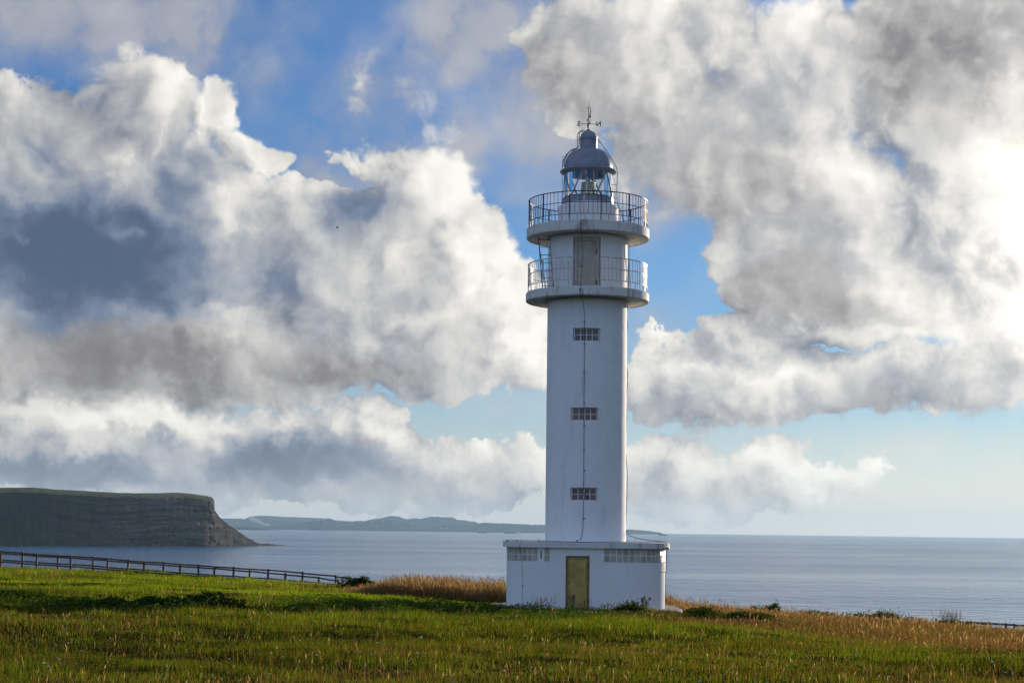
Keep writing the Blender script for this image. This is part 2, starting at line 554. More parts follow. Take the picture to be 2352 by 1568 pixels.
def weathered(name, col, amount, streak=(0.16, 0.13, 0.09), rust=0.0, wave=0.0, low_grime=0.0):
    """painted masonry: grain, faint blotches, streaks running down, small chips"""
    m, g, b = material(name)
    tc = g.n('ShaderNodeTexCoord')
    P = tc.outputs['Object']
    blot = g.mr(g.noise(P, 0.9, 6.0, 0.6), 0.35, 0.75)
    base = g.mix(g.m('MULTIPLY', blot, 0.35), col, tuple(c * k for c, k in zip(col, (0.90, 0.88, 0.85))))
    Ps = g.v('MULTIPLY', P, (1, 1, 0.16))
    st = g.mr(g.noise(Ps, 2.6, 6.0, 0.68), 0.50, 0.72)
    st = g.m('MULTIPLY', st, g.mr(g.noise(P, 1.7, 3.0, 0.5), 0.38, 0.58))
    base = g.mix(g.m('MULTIPLY', st, amount), base, streak)
    ch = g.mr(g.noise(P, 11.0, 4.0, 0.6), 0.68, 0.76)
    base = g.mix(g.m('MULTIPLY', ch, amount * 0.8), base, (0.10, 0.085, 0.07))
    if rust:
        ru = g.mr(g.noise(g.v('MULTIPLY', P, (1, 1, 0.12)), 3.1, 3.0, 0.5), 0.58, 0.70)
        base = g.mix(g.m('MULTIPLY', ru, rust), base, (0.42, 0.20, 0.07))
    g.put(b.inputs['Base Color'], base)
    b.inputs['Roughness'].default_value = 0.72
    b.inputs['Specular IOR Level'].default_value = 0.3
    h = g.m('MULTIPLY_ADD', g.noise(P, 55.0, 3.0, 0.6), 0.35, g.m('MULTIPLY', g.noise(P, 2.2, 3.0, 0.5), wave))
    bp = g.n('ShaderNodeBump')
    bp.inputs['Strength'].default_value = 0.5
    bp.inputs['Distance'].default_value = 0.012
    g.put(bp.inputs['Height'], h)
    g.put(b.inputs['Normal'], bp.outputs[0])
    return m


def leafy(name, trans=0.45, gloss=0.12, col=None, boost=(1.15, 1.25, 0.6)):
    """thin plant tissue: each blade carries its own tint; light passes through it"""
    m = bpy.data.materials.new(name)
    m.use_nodes = True
    t = m.node_tree
    t.nodes.clear()
    g = NG(t)
    out = g.n('ShaderNodeOutputMaterial')
    if col is None:
        a = g.n('ShaderNodeAttribute')
        a.attribute_name = 'tint'
        c = a.outputs['Color']
    else:
        c = col
    d = g.n('ShaderNodeBsdfDiffuse')
    tr = g.n('ShaderNodeBsdfTranslucent')
    gl = g.n('ShaderNodeBsdfGlossy')
    gl.inputs['Roughness'].default_value = 0.45
    g.put(d.inputs['Color'], c)
    if col is None:
        g.put(tr.inputs['Color'], g.v('MULTIPLY', c, boost))
    else:
        g.put(tr.inputs['Color'], tuple(min(1, a_ * b_) for a_, b_ in zip(col, boost)))
    gl.inputs['Color'].default_value = (0.6, 0.6, 0.55, 1)
    m1, m2 = g.n('ShaderNodeMixShader'), g.n('ShaderNodeMixShader')
    m1.inputs[0].default_value = trans
    g.put(m1.inputs[1], d.outputs[0])
    g.put(m1.inputs[2], tr.outputs[0])
    m2.inputs[0].default_value = gloss
    g.put(m2.inputs[1], m1.outputs[0])
    g.put(m2.inputs[2], gl.outputs[0])
    g.put(out.inputs['Surface'], m2.outputs[0])
    return m


def thin_glass(name, tint=(0.95, 0.97, 0.96), rough=0.02, film=0.06):
    m = bpy.data.materials.new(name)
    m.use_nodes = True
    t = m.node_tree
    t.nodes.clear()
    g = NG(t)
    out = g.n('ShaderNodeOutputMaterial')
    tp = g.n('ShaderNodeBsdfTransparent')
    g.put(tp.inputs[0], tint)
    gl = g.n('ShaderNodeBsdfGlossy')
    gl.inputs['Roughness'].default_value = rough
    fr = g.n('ShaderNodeFresnel')
    fr.inputs[0].default_value = 1.45
    mx = g.n('ShaderNodeMixShader')
    g.put(mx.inputs[0], g.m('ADD', fr.outputs[0], film, clamp=True))
    g.put(mx.inputs[1], tp.outputs[0])
    g.put(mx.inputs[2], gl.outputs[0])
    g.put(out.inputs['Surface'], mx.outputs[0])
    return m


M_WALL = weathered('white_render', (0.85, 0.85, 0.85), 0.18, wave=2.2)
M_BASEWALL = weathered('white_render_base', (0.83, 0.83, 0.83), 0.15, wave=2.0)
M_SLAB = weathered('weathered_white_concrete', (0.74, 0.73, 0.69), 0.85, rust=0.6)
M_ROOFSLAB = weathered('stained_white_concrete', (0.72, 0.71, 0.68), 0.75)
M_PLINTH = weathered('bare_concrete', (0.26, 0.22, 0.18), 0.6)
M_IRON = plain('rusty_iron', (0.10, 0.055, 0.04), 0.5, 0.6, 0.4, 6.0)
M_GALV = plain('painted_iron', (0.55, 0.50, 0.44), 0.42, 0.3, 0.45, 9.0)
M_DOME = plain('grey_blue_paint', (0.27, 0.285, 0.35), 0.38, 0.0, 0.14, 4.0, 0.15, 30)
M_DARKIRON = plain('black_iron', (0.018, 0.018, 0.022), 0.5, 0.3, 0.2)
M_CABLE = plain('dark_cable', (0.035, 0.032, 0.03), 0.6)
M_WHITEFRAME = plain('white_frame_paint', (0.84, 0.84, 0.82), 0.5, 0, 0.1)
M_PANE = plain('dim_window_glass', (0.075, 0.052, 0.058), 0.16, 0, 0.25, 5.0, spec=0.55)
M_GLASS = thin_glass('lantern_glass')
M_DOORG = plain('white_painted_door', (0.47, 0.41, 0.33), 0.5, 0, 0.16, 2.5)
M_BRONZE = plain('bronze_metal', (0.22, 0.15, 0.06), 0.38, 0.7, 0.2, 3.0)
M_WOOD = plain('weathered_wood', (0.10, 0.062, 0.040), 0.75, 0, 0.35, 3.0, 0.5, 60)

# ------------------------------------------------------------------ terrain
CTRL = [  # place in the photograph, depth: where the turf lies
    (0, 1303, 117), (250, 1316, 117), (450, 1328, 117), (650, 1338, 117), (800, 1347, 117), (1000, 1362, 110),
    (1130, 1402, 69), (1344, 1406, 67), (1555, 1408, 69), (900, 1376, 88), (1100, 1384, 85), (1640, 1398, 90), (1900, 1420, 95),
    (0, 1392, 46), (540, 1412, 52), (0, 1568, 23), (600, 1568, 25), (1176, 1568, 27), (1800, 1568, 29), (2352, 1568, 31),
    (2352, 1470, 117), (2352, 1472, 95), (2352, 1480, 80), (2150, 1450, 112), (2150, 1452, 90), (2000, 1437, 105), (2352, 1480, 60), (1700, 1450, 52), (600, 1470, 40), (-2000, 1320, 60), (4200, 1600, 60),
]


def _basis(X, Y):
    X, Y = np.asarray(X, float) / 40.0, np.asarray(Y, float) / 60.0
    return np.stack([np.ones_like(X), X, Y, X * Y, Y * Y, Y * Y * Y, X * X, X * Y * Y, X * X * Y], -1)


_pts = np.array([tuple(at(*c)) for c in CTRL])
_coef = np.linalg.lstsq(_basis(_pts[:, 0], _pts[:, 1]), _pts[:, 2], rcond=None)[0]
_wv = [(rng.uniform(0, 6.3), rng.uniform(0, 6.3), k, a) for k, a in ((0.21, 0.09), (0.37, 0.06), (0.63, 0.045), (1.1, 0.03), (1.9, 0.02))]


def ground(X, Y):
    X, Y = np.asarray(X, float), np.asarray(Y, float)
    Xc, Yc = np.clip(X, -48, 48), np.clip(Y, 14, 122)
    z = _basis(Xc, Yc) @ _coef
    for (a, b, k, amp) in _wv:
        z = z + amp * np.sin(X * k + a + 0.7 * np.sin(Y * k * 0.6 + b)) * np.sin(Y * k * 0.9 + b)
    z = z - 0.04 * np.clip(np.abs(X) - 48, 0, None)
    z = np.where(Y < 14, z + (14 - Y) * 0.02, z)
    s = np.clip((Y - 121) / 26.0, 0, 1)
    return z - 47.0 * s * s * (3 - 2 * s) - np.clip(Y - 147, 0, None) * 0.3


def grid_mesh(name, xs, ys, zf):
    X, Y = np.meshgrid(xs, ys)
    Z = zf(X, Y)
    v = np.stack([X, Y, Z], -1).reshape(-1, 3)
    nx, ny = len(xs), len(ys)
    i = np.arange(nx - 1)[None, :] + np.arange(ny - 1)[:, None] * nx
    q = np.stack([i, i + 1, i + 1 + nx, i + nx], -1).reshape(-1, 4)
    me = soup(name, v, np.full(len(q), 4), q.ravel())
    return smooth(me, None)


def m_turf():
    m, g, b = material('turf_soil')
    P = g.n('ShaderNodeTexCoord').outputs['Object']
    f = g.noise(P, 0.6, 6.0, 0.65)
    c = g.ramp(f, [(0.3, (0.014, 0.017, 0.005)), (0.5, (0.022, 0.025, 0.007)), (0.7, (0.040, 0.033, 0.012))])
    g.put(b.inputs['Base Color'], c)
    b.inputs['Roughness'].default_value = 1.0
    b.inputs['Specular IOR Level'].default_value = 0.0
    bp = g.n('ShaderNodeBump')
    bp.inputs['Distance'].default_value = 0.06
    g.put(bp.inputs['Height'], g.noise(P, 9.0, 5.0, 0.7))
    g.put(b.inputs['Normal'], bp.outputs[0])
    return m


turf = link('ground', grid_mesh('ground', np.linspace(-130, 130, 230), np.concatenate([np.linspace(-60, 14, 30), np.linspace(14.6, 150, 210), np.linspace(152, 200, 10)]), ground), m_turf())
tag(turf, kind='structure')


# ------------------------------------------------------------------ sea
def m_sea():
    m, g, b = material('sea_water')
    P = g.n('ShaderNodeTexCoord').outputs['Object']
    b.inputs['Base Color'].default_value = (0.040, 0.155, 0.30, 1)
    b.inputs['IOR'].default_value = 1.33
    big = g.noise(g.v('MULTIPLY', P, (0.00045, 0.0011, 1)), 1.0, 4.0, 0.55)
    mid = g.noise(g.v('MULTIPLY', P, (0.0016, 0.0060, 1)), 1.0, 4.0, 0.6)
    calm = g.m('ADD', g.m('MULTIPLY', big, 0.7), g.m('MULTIPLY', mid, 0.3))
    g.put(b.inputs['Roughness'], g.mr(calm, 0.38, 0.62, 0.11, 0.18))
    w1 = g.noise(g.v('MULTIPLY', P, (0.045, 0.040, 1)), 1.0, 5.0, 0.62)
    w2 = g.noise(g.v('MULTIPLY', P, (0.006, 0.014, 1)), 1.0, 3.0, 0.5)
    h = g.m('ADD', g.m('MULTIPLY', w1, 4.2), g.m('MULTIPLY', w2, 4.0))
    bp = g.n('ShaderNodeBump')
    sy = g.n('ShaderNodeSeparateXYZ')
    g.put(sy.inputs[0], P)
    off = g.mr(g.m('ADD', sy.outputs[1], g.m('MULTIPLY', g.m('SUBTRACT', big, 0.5), 3000.0)), 900.0, 5500.0, 0.5, 1.5)      # rougher water offshore
    g.put(bp.inputs['Strength'], g.m('MULTIPLY', g.mr(calm, 0.36, 0.64, 0.75, 1.2), off))
    bp.inputs['Distance'].default_value = 2.4
    g.put(bp.inputs['Height'], h)
    g.put(b.inputs['Normal'], bp.outputs[0])
    return m


sb = MB()
NS = 96
sb.add([(0, 0, 0)] + [(29000 * math.sin(2 * math.pi * k / NS), 29000 * math.cos(2 * math.pi * k / NS), 0) for k in range(NS)], [(0, 1 + (k + 1) % NS, 1 + k) for k in range(NS)])
sea = sb.build('sea', m_sea(), loc=(0, 0, SEA))
tag(sea, kind='structure')


# ------------------------------------------------------------------ headland
def m_headland():
    m, g, b = material('cliff_rock_and_heath')
    P = g.n('ShaderNodeTexCoord').outputs['Object']
    geo = g.n('ShaderNodeNewGeometry')
    nz = g.n('ShaderNodeSeparateXYZ')
    g.put(nz.inputs[0], geo.outputs['True Normal'])
    sp = g.n('ShaderNodeSeparateXYZ')
    g.put(sp.inputs[0], P)
    n = g.noise(P, 0.012, 6.0, 0.6)
    wig = g.v('SCALE', g.v('SUBTRACT', g.noise(P, 0.006, 3.0, 0.6, out='Color'), (0.5, 0.5, 0.5)), 30.0)
    strata = g.noise(g.v('MULTIPLY', g.v('ADD', P, wig), (0.006, 0.006, 0.11)), 1.0, 6.0, 0.7)
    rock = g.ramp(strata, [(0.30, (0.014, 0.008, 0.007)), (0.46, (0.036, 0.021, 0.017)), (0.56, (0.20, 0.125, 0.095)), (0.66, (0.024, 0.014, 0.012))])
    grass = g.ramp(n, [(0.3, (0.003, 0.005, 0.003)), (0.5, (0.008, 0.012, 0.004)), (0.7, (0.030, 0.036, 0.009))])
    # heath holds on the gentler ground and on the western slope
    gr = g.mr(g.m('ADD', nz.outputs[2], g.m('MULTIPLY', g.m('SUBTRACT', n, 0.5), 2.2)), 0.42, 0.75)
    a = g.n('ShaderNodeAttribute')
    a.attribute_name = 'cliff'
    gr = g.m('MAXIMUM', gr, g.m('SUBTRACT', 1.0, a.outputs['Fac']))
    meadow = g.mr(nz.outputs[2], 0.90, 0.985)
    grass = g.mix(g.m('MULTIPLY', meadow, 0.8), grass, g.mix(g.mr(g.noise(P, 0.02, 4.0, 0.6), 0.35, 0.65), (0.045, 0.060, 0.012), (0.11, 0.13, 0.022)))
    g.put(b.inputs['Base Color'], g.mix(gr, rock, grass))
    b.inputs['Roughness'].default_value = 0.95
    b.inputs['Specular IOR Level'].default_value = 0.1
    bp = g.n('ShaderNodeBump')
    bp.inputs['Distance'].default_value = 16.0
    g.put(bp.inputs['Height'], g.noise(P, 0.03, 6.0, 0.7))
    g.put(b.inputs['Normal'], bp.outputs[0])
    return m


def vnoise(x, seed, n=4):
    r = np.random.default_rng(seed)
    o = np.zeros_like(np.asarray(x, float))
    a = 1.0
    for i in range(n):
        f = 2.0 ** i
        o = o + a * np.sin(np.asarray(x) * f * r.uniform(0.8, 1.2) + r.uniform(0, 6.28))
        a *= 0.55
    return o / 1.8


def sea_depth(x, y):
    d = ray(x, y)
    return SEA / d.z * d.y


def headland():
    tops = [(-420, 1118), (-150, 1116), (0, 1119), (70, 1119), (140, 1124), (210, 1128), (300, 1132), (345, 1132), (400, 1130), (440, 1134), (470, 1138), (482, 1141), (488, 1148),
            (490, 1172), (500, 1184), (512, 1196), (530, 1209), (548, 1221), (566, 1233), (585, 1243), (592, 1247), (598, 1247.5), (604, 1249.5), (612, 1246.5), (620, 1249), (630, 1249.2), (640, 1250.6), (650, 1251.0), (656, 1251.9)]
    xs = np.unique(np.concatenate([np.linspace(-420, 660, 320), [482, 485, 488, 490]]))
    tx, ty = np.array(tops).T
    yt = np.interp(xs, tx, ty) + 0.5 * vnoise(xs * 0.06, 3) * (xs < 470) + 0.9 * vnoise(xs * 0.25, 9) * (xs > 490) * (xs < 640)
    yw = np.interp(xs, [-420, 0, 150, 300, 480, 600, 660], [1250.5, 1253.5, 1254.3, 1254.8, 1255.0, 1253.2, 1252.4])
    cliff = np.interp(xs, [-420, 60, 250, 330, 486, 500, 660], [0, 0.0, 0.45, 1, 1, 0.35, 0.25])
    rows = np.linspace(0, 1, 46)
    V, C = [], []
    for i, x in enumerate(xs):
        Y0 = float(sea_depth(x, yw[i]))
        dep = 26 + (1 - cliff[i]) * 75
        gul = 30 * vnoise(x * 0.045, 21) * (1 - cliff[i]) + 7 * vnoise(x * 0.11, 5)
        dt = ray(x, min(yt[i], yw[i] - 0.2))
        for q in rows:
            led = (np.sin(q * 37 + 2.2 * vnoise(x * 0.03, 2)) > 0.1) * 5.0 * cliff[i] * (0.6 + 0.5 * vnoise(x * 0.09, 33)) + 6 * vnoise(q * 9 + x * 0.05, 8) + 5 * vnoise(x * 0.31 + q * 2.0, 14)
            prof = dep * (q ** (1.0 + 0.5 * (1 - cliff[i]))) + 170.0 * max(0.0, (q - 0.88) / 0.12) ** 1.6 * (x < 490) + led * (q > 0.03) + gul * min(1, q * 3) * (1 - q * 0.7)
            Yq = Y0 + prof
            Ytop = Y0 + dep + (170.0 if x < 490 else 0.0)
            zt = dt.z / dt.y * Ytop
            z = SEA - 1 + (zt - SEA + 1) * q
            w = x + (2.5 * vnoise(q * 14 + 3, 17) * cliff[i] * (x > 440))
            dx = ray(w, yw[i])
            V.append((dx.x / dx.y * Yq, Yq, z))
            C.append(cliff[i] * (0.0 if q > 0.91 + 0.06 * vnoise(x * 0.09, 77) else 1.0))
        for k, (dy, dzv) in enumerate(((60, 0.0), (200, -2.0), (500, -10.0), (800, -30.0), (1000, SEA - 2))):
            Yq = Y0 + dep + (170.0 if x < 490 else 0.0) + dy
            dx = ray(x, yw[i])
            zt = dt.z / dt.y * (Y0 + dep + (170.0 if x < 490 else 0.0))
            zb = (zt + dzv - dy * 0.004) if k < 4 else SEA - 2
            V.append((dx.x / dx.y * Yq, Yq, max(zb, SEA - 2)))
            C.append(0.0)
    n = len(rows) + 5
    i = np.arange(len(xs) - 1)[:, None] * n + np.arange(n - 1)[None, :]
    q = np.stack([i, i + n, i + n + 1, i + 1], -1).reshape(-1, 4)
    me = soup('headland', np.array(V), np.full(len(q), 4), q.ravel())
    fa = me.attributes.new('cliff', 'FLOAT', 'POINT')
    fa.data.foreach_set('value', np.array(C, dtype=np.float32))
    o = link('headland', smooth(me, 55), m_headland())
    tag(o, kind='structure')


headland()


# ------------------------------------------------------------------ far coast
def c1(x, y):
    return ((880 + x / 3.459) / 1.7415, (2030 + y / 3.459) / 1.7415)


def c2(x, y):
    return ((1500 + x / 3.36) / 1.7415, (2030 + y / 3.36) / 1.7415)


def c3(x, y):
    return ((2480 + x / 9.8) / 1.7415, (2080 + y / 9.8) / 1.7415)


M_COAST = plain('wooded_coast', (0.026, 0.044, 0.042), 1.0, 0, 0.5, 0.004, spec=0.0)
M_COAST2 = plain('bare_far_hill', (0.045, 0.055, 0.050), 1.0, 0, 0.3, 0.002, spec=0.0)


def ridge(name, pts, depth, mat, rough=1.0, seed=1, deep=1400.0, scrub=0.0):
    px, py = np.array(pts).T
    xs = np.linspace(px[0], px[-1], 420)
    ys = np.interp(xs, px, py) - scrub * np.abs(vnoise(xs * 2.3, seed, 5)) + 0.25 * rough * vnoise(xs * 0.5, seed + 4)
    V = []
    rows = [(-0.5, 0.0), (-0.46, 0.22), (-0.3, 0.45), (-0.16, 0.72), (-0.05, 0.93), (0.0, 1.0), (0.2, 0.9), (0.5, 0.0)]
    for k, (x, y) in enumerate(zip(xs, ys)):
        dt = ray(x, y)
        zt = max(dt.z / dt.y * depth, SEA + 1)
        taper = min(1.0, (k + 1) / 20, (len(xs) - k) / 20)
        for j, (o, h) in enumerate(rows):
            Yq = depth + o * deep * (0.25 + 0.75 * taper) + (60 * vnoise(x * 0.3 + j, seed + j) if 0 < j < 5 else 0)
            V.append((dt.x / dt.y * Yq, Yq, SEA - 2 + (zt - SEA + 2) * h))
    n = len(rows)
    i = np.arange(len(xs) - 1)[:, None] * n + np.arange(n - 1)[None, :]
    q = np.stack([i, i + n, i + n + 1, i + 1], -1).reshape(-1, 4)
    o = link(name, smooth(soup(name, np.array(V), np.full(len(q), 4), q.ravel()), None), mat)
    return tag(o, kind='structure')


ridge('far_mountains', [c1(300, 175), c1(410, 120), c1(560, 106), c1(720, 112), c1(850, 122), c1(1100, 130), c1(1450, 145), c1(1600, 172), c1(1900, 190), c1(2100, 215), c1(2400, 240)], 27500, M_COAST2, 0.6, 3)
ridge('far_hills', [c1(-700, 170), c1(-100, 150), c1(30, 146), c1(280, 148), c1(340, 155), c1(470, 168), c1(600, 172), c1(660, 160), c1(850, 175), c1(1050, 182), c1(1150, 200), c1(1400, 235), c1(1700, 260)], 25000, M_COAST, 1.0, 5)
ridge('mountains_behind_town', [c2(-250, 215), c2(-100, 165), c2(0, 145), c2(80, 140), c2(150, 120), c2(210, 108), c2(320, 115), c2(380, 140), c2(440, 152), c2(540, 139), c2(610, 150), c2(680, 133), c2(750, 120), c2(830, 116), c2(930, 126),
                                c2(1000, 124), c2(1050, 128), c2(1110, 162), c2(1200, 165), c2(1280, 182), c2(1340, 182), c2(1380, 205), c2(1600, 250), c2(1800, 300)], 25500, M_COAST, 0.5, 6)
ridge('far_coast', [c1(560, 296), c1(640, 268), c1(850, 250), c1(1000, 240), c1(1150, 212), c1(1240, 192), c1(1262, 172), c1(1440, 182), c1(1490, 148), c1(1540, 155), c1(1580, 168), c1(1630, 190), c1(1760, 200), c1(1900, 182), c1(2000, 185),
                    c2(0, 175), c2(200, 187), c2(380, 187), c2(440, 216), c2(600, 245), c2(800, 258), c2(1000, 245), c2(1150, 235), c2(1330, 216), c2(1450, 203), c2(1600, 207), c2(1900, 217), c2(2100, 228), c2(2280, 232),
                    (1340, 1210), c3(180, 360), c3(400, 366), c3(820, 392), c3(1200, 432), c3(1560, 484), c3(1670, 520), c3(1700, 545)], 22500, M_COAST, 1.0, 7, 1200.0, 1.3)
ridge('low_islet', [c1(150, 300), c1(200, 258), c1(370, 256), c1(500, 267), c1(650, 292), c1(740, 306), c1(800, 318), c1(830, 326)], 18500, M_COAST, 0.4, 8, 500.0, 0.2)
ridge('wooded_islet', [c1(1215, 306), c1(1240, 285), c1(1330, 278), c1(1420, 282), c1(1470, 296), c1(1490, 308)], 20500, M_COAST, 0.4, 12, 400.0, 0.5)

# haze: the air between here and the far shore
hz = MB().box((0, 0, 0), (60000, 60000, 350.0))
hm = bpy.data.materials.new('haze_air')
hm.use_nodes = True
hm.node_tree.nodes.clear()
_g = NG(hm.node_tree)
_o, _p = _g.n('ShaderNodeOutputMaterial'), _g.n('ShaderNodeVolumePrincipled')
_p.inputs['Color'].default_value = (0.50, 0.75, 1.0, 1)
_p.inputs['Density'].default_value = 2.4e-5
_p.inputs['Anisotropy'].default_value = 0.25
_g.put(_o.inputs['Volume'], _p.outputs[0])
haze = hz.build('haze', hm, loc=(0, 0, SEA - 1 + 175.0))
tag(haze, kind='stuff')

# ------------------------------------------------------------------ lighthouse
LY = 70.0
LX = at(1346.5, 1000, LY).x
GZ = float(ground(LX, LY - 3)) + 0.02
TR = 1.615                                   # shaft radius


def zx(y, depth=LY):
    return at(1346.5, y, depth).z - GZ


Z_ROOF = zx(1243.5)
Z_G1T, Z_G1B = zx(675), zx(695.5)
Z_G2T, Z_G2B = zx(528), zx(551.5)
house = empty('lighthouse', (LX, LY, GZ))
tag(house, 'white round lighthouse tower with two railed galleries and a grey domed lantern', 'lighthouse')


def circle_path(r):
    def f(s):
        a = s / r
        return Vector((r * math.sin(a), -r * math.cos(a), 0)), Vector((math.sin(a), -math.cos(a), 0))
    return f, 2 * math.pi * r


def rrect_path(hx, hy, r):
    """outline of a rounded rectangle, s = 0 in the middle of the front, running to the right"""
    a, b, q = hx - r, hy - r, math.pi * r / 2
    L = [a, q, 2 * b, q, 2 * a, q, 2 * b, q, a]
    T = sum(L)

    def f(s):
        s = s % T
        for i, l in enumerate(L):
            if s <= l or i == 8:
                break
            s -= l
        if i == 0:
            return Vector((s, -hy, 0)), Vector((0, -1, 0))
        if i == 8:
            return Vector((-a + s, -hy, 0)), Vector((0, -1, 0))
        if i == 2:
            return Vector((hx, -b + s, 0)), Vector((1, 0, 0))
        if i == 4:
            return Vector((a - s, hy, 0)), Vector((0, 1, 0))
        if i == 6:
            return Vector((-hx, b - s, 0)), Vector((-1, 0, 0))
        cx, cy, a0 = {1: (a, -b, -90), 3: (a, b, 0), 5: (-a, b, 90), 7: (-a, -b, 180)}[i]
        t = R(a0) + s / r
        n = Vector((math.cos(t), math.sin(t), 0))
        return Vector((cx, cy, 0)) + n * r, n
    return f, T


def pierced_wall(path, T, z0, z1, holes, step, name, mat, parent):
    """a wall along a closed path with real openings; holes = (s0, s1, z0, z1, depth)"""
    ss = set(np.round(np.linspace(-T / 2, T / 2, int(T / step) + 1), 5))
    zs = {z0, z1}
    for (a, b, c, d, e) in holes:
        ss = {s for s in ss if abs(s - a) > step * 0.3 and abs(s - b) > step * 0.3} | {a, b}
        zs |= {c, d}
    ss, zs = sorted(ss), sorted(zs)
    mb = MB()

    def P(s, z, inn=0.0):
        p, n = path(s)
        p = p - n * inn
        return (p.x, p.y, z)
    for i in range(len(ss) - 1):
        for j in range(len(zs) - 1):
            sm, zm = (ss[i] + ss[i + 1]) / 2, (zs[j] + zs[j + 1]) / 2
            if any(a < sm < b and c < zm < d for (a, b, c, d, e) in holes):
                continue
            mb.add([P(ss[i], zs[j]), P(ss[i + 1], zs[j]), P(ss[i + 1], zs[j + 1]), P(ss[i], zs[j + 1])], [(0, 1, 2, 3)])
    for (a, b, c, d, e) in holes:
        ins = [s for s in ss if a <= s <= b]
        for i in range(len(ins) - 1):
            u, v = ins[i], ins[i + 1]
            mb.add([P(u, c), P(v, c), P(v, c, e), P(u, c, e)], [(0, 3, 2, 1)])
            mb.add([P(u, d), P(v, d), P(v, d, e), P(u, d, e)], [(0, 1, 2, 3)])
            mb.add([P(u, c, e), P(v, c, e), P(v, d, e), P(u, d, e)], [(0, 1, 2, 3)])
        for s, fl in ((a, 0), (b, 1)):
            mb.add([P(s, c), P(s, d), P(s, d, e), P(s, c, e)], [(0, 1, 2, 3) if fl else (3, 2, 1, 0)])
    me = bpy.data.meshes.new(name)
    me.from_pydata(mb.v, [], mb.f)
    bm = bmesh.new()
    bm.from_mesh(me)
    bmesh.ops.remove_doubles(bm, verts=bm.verts, dist=1e-4)
    bm.to_mesh(me)
    bm.free()
    smooth(me, 35)
    return link(name, me, mat, parent)


# --- base building
HX, HY, CR = 3.14, 2.55, 1.75
base_path, BT = rrect_path(HX, HY, CR)
ZB1 = zx(1258, LY - HY)                      # underside of the roof slab
z_blk_t, z_blk_b = zx(1259, LY - HY), zx(1289.5, LY - HY)
mpp = (LY - HY) / 3990.0                     # metres per photo unit on the front wall
fx = lambda x, y=1340: at(x, y, LY - HY).x - LX
door_l, door_r, door_t = fx(1299), fx(1354), zx(1276, LY - HY)
blkL0, blkL1, blkR0, blkR1 = -4.06, fx(1262.5), fx(1386.5), 4.25
base_wall = pierced_wall(base_path, BT, -0.6, ZB1 + 0.02, [
    (door_l, door_r, -0.02, door_t, 0.20), (blkL0, blkL1, z_blk_b, z_blk_t, 0.09), (blkR0, blkR1, z_blk_b, z_blk_t, 0.09)], 0.14, 'base_wall', M_BASEWALL, house)

rp, RT = rrect_path(HX + 0.16, HY + 0.16, CR + 0.16)
mb = MB()
N = 140
ring = [rp(RT * k / N)[0] for k in range(N)]
for (z, inn) in ((ZB1, 0.0), (Z_ROOF - 0.02, 0.0), (Z_ROOF, 0.025)):
    for k in range(N):
        p, n = rp(RT * k / N)
        mb.v.append((p.x - n.x * inn, p.y - n.y * inn, z))
for j in range(2):
    for k in range(N):
        mb.f.append((j * N + k, j * N + (k + 1) % N, (j + 1) * N + (k + 1) % N, (j + 1) * N + k))
mb.f.append(tuple(range(N - 1, -1, -1)))
mb.f.append(tuple(2 * N + k for k in range(N)))
mb.build('roof_slab', M_ROOFSLAB, house, 50)

# concrete apron round the foot
ap, AT_ = rrect_path(HX + 0.62, HY + 0.5, CR)
mb = MB()
NA = 60
for z, inn in ((-0.9, 0), (0.10, 0), (0.13, 0.03)):
    for k in range(NA):
        p, n = ap(AT_ * k / NA)
        mb.v.append((p.x - n.x * inn, p.y - n.y * inn, z))
for j in range(2):
    for k in range(NA):
        mb.f.append((j * NA + k, j * NA + (k + 1) % NA, (j + 1) * NA + (k + 1) % NA, (j + 1) * NA + k))
mb.f.append(tuple(2 * NA + k for k in range(NA)))
mb.build('apron', M_PLINTH, house, 40)


# glass bricks: body with ribbed relief in the material, each one its own piece
def m_glassbrick():
    m, g, b = material('ribbed_glass_brick')
    P = g.n('ShaderNodeTexCoord').outputs['Object']
    oi = g.n('ShaderNodeObjectInfo')
    sp = g.n('ShaderNodeSeparateXYZ')
    g.put(sp.inputs[0], P)
    ang = g.m('MULTIPLY', g.m('SUBTRACT', oi.outputs['Random'], 0.3), 1.6)
    ph = g.m('ADD', g.m('MULTIPLY', sp.outputs[2], 190.0), g.m('MULTIPLY', g.m('MULTIPLY', sp.outputs[0], 190.0), ang))
    rib = g.m('SINE', ph)
    c = g.mix(g.mr(rib, -0.8, 0.8), (0.36, 0.35, 0.26), (0.95, 0.92, 0.74))  # light coming through the bricks is put into the pale rib colours
    c = g.mix(g.m('MULTIPLY', oi.outputs['Random'], 0.5), c, (0.16, 0.17, 0.15))
    g.put(b.inputs['Base Color'], c)
    b.inputs['Roughness'].default_value = 0.34
    b.inputs['Transmission Weight'].default_value = 0.08
    bp = g.n('ShaderNodeBump')
    bp.inputs['Strength'].default_value = 0.6
    bp.inputs['Distance'].default_value = 0.01
    g.put(bp.inputs['Height'], rib)
    g.put(b.inputs['Normal'], bp.outputs[0])
    return m


M_BRICKG = m_glassbrick()


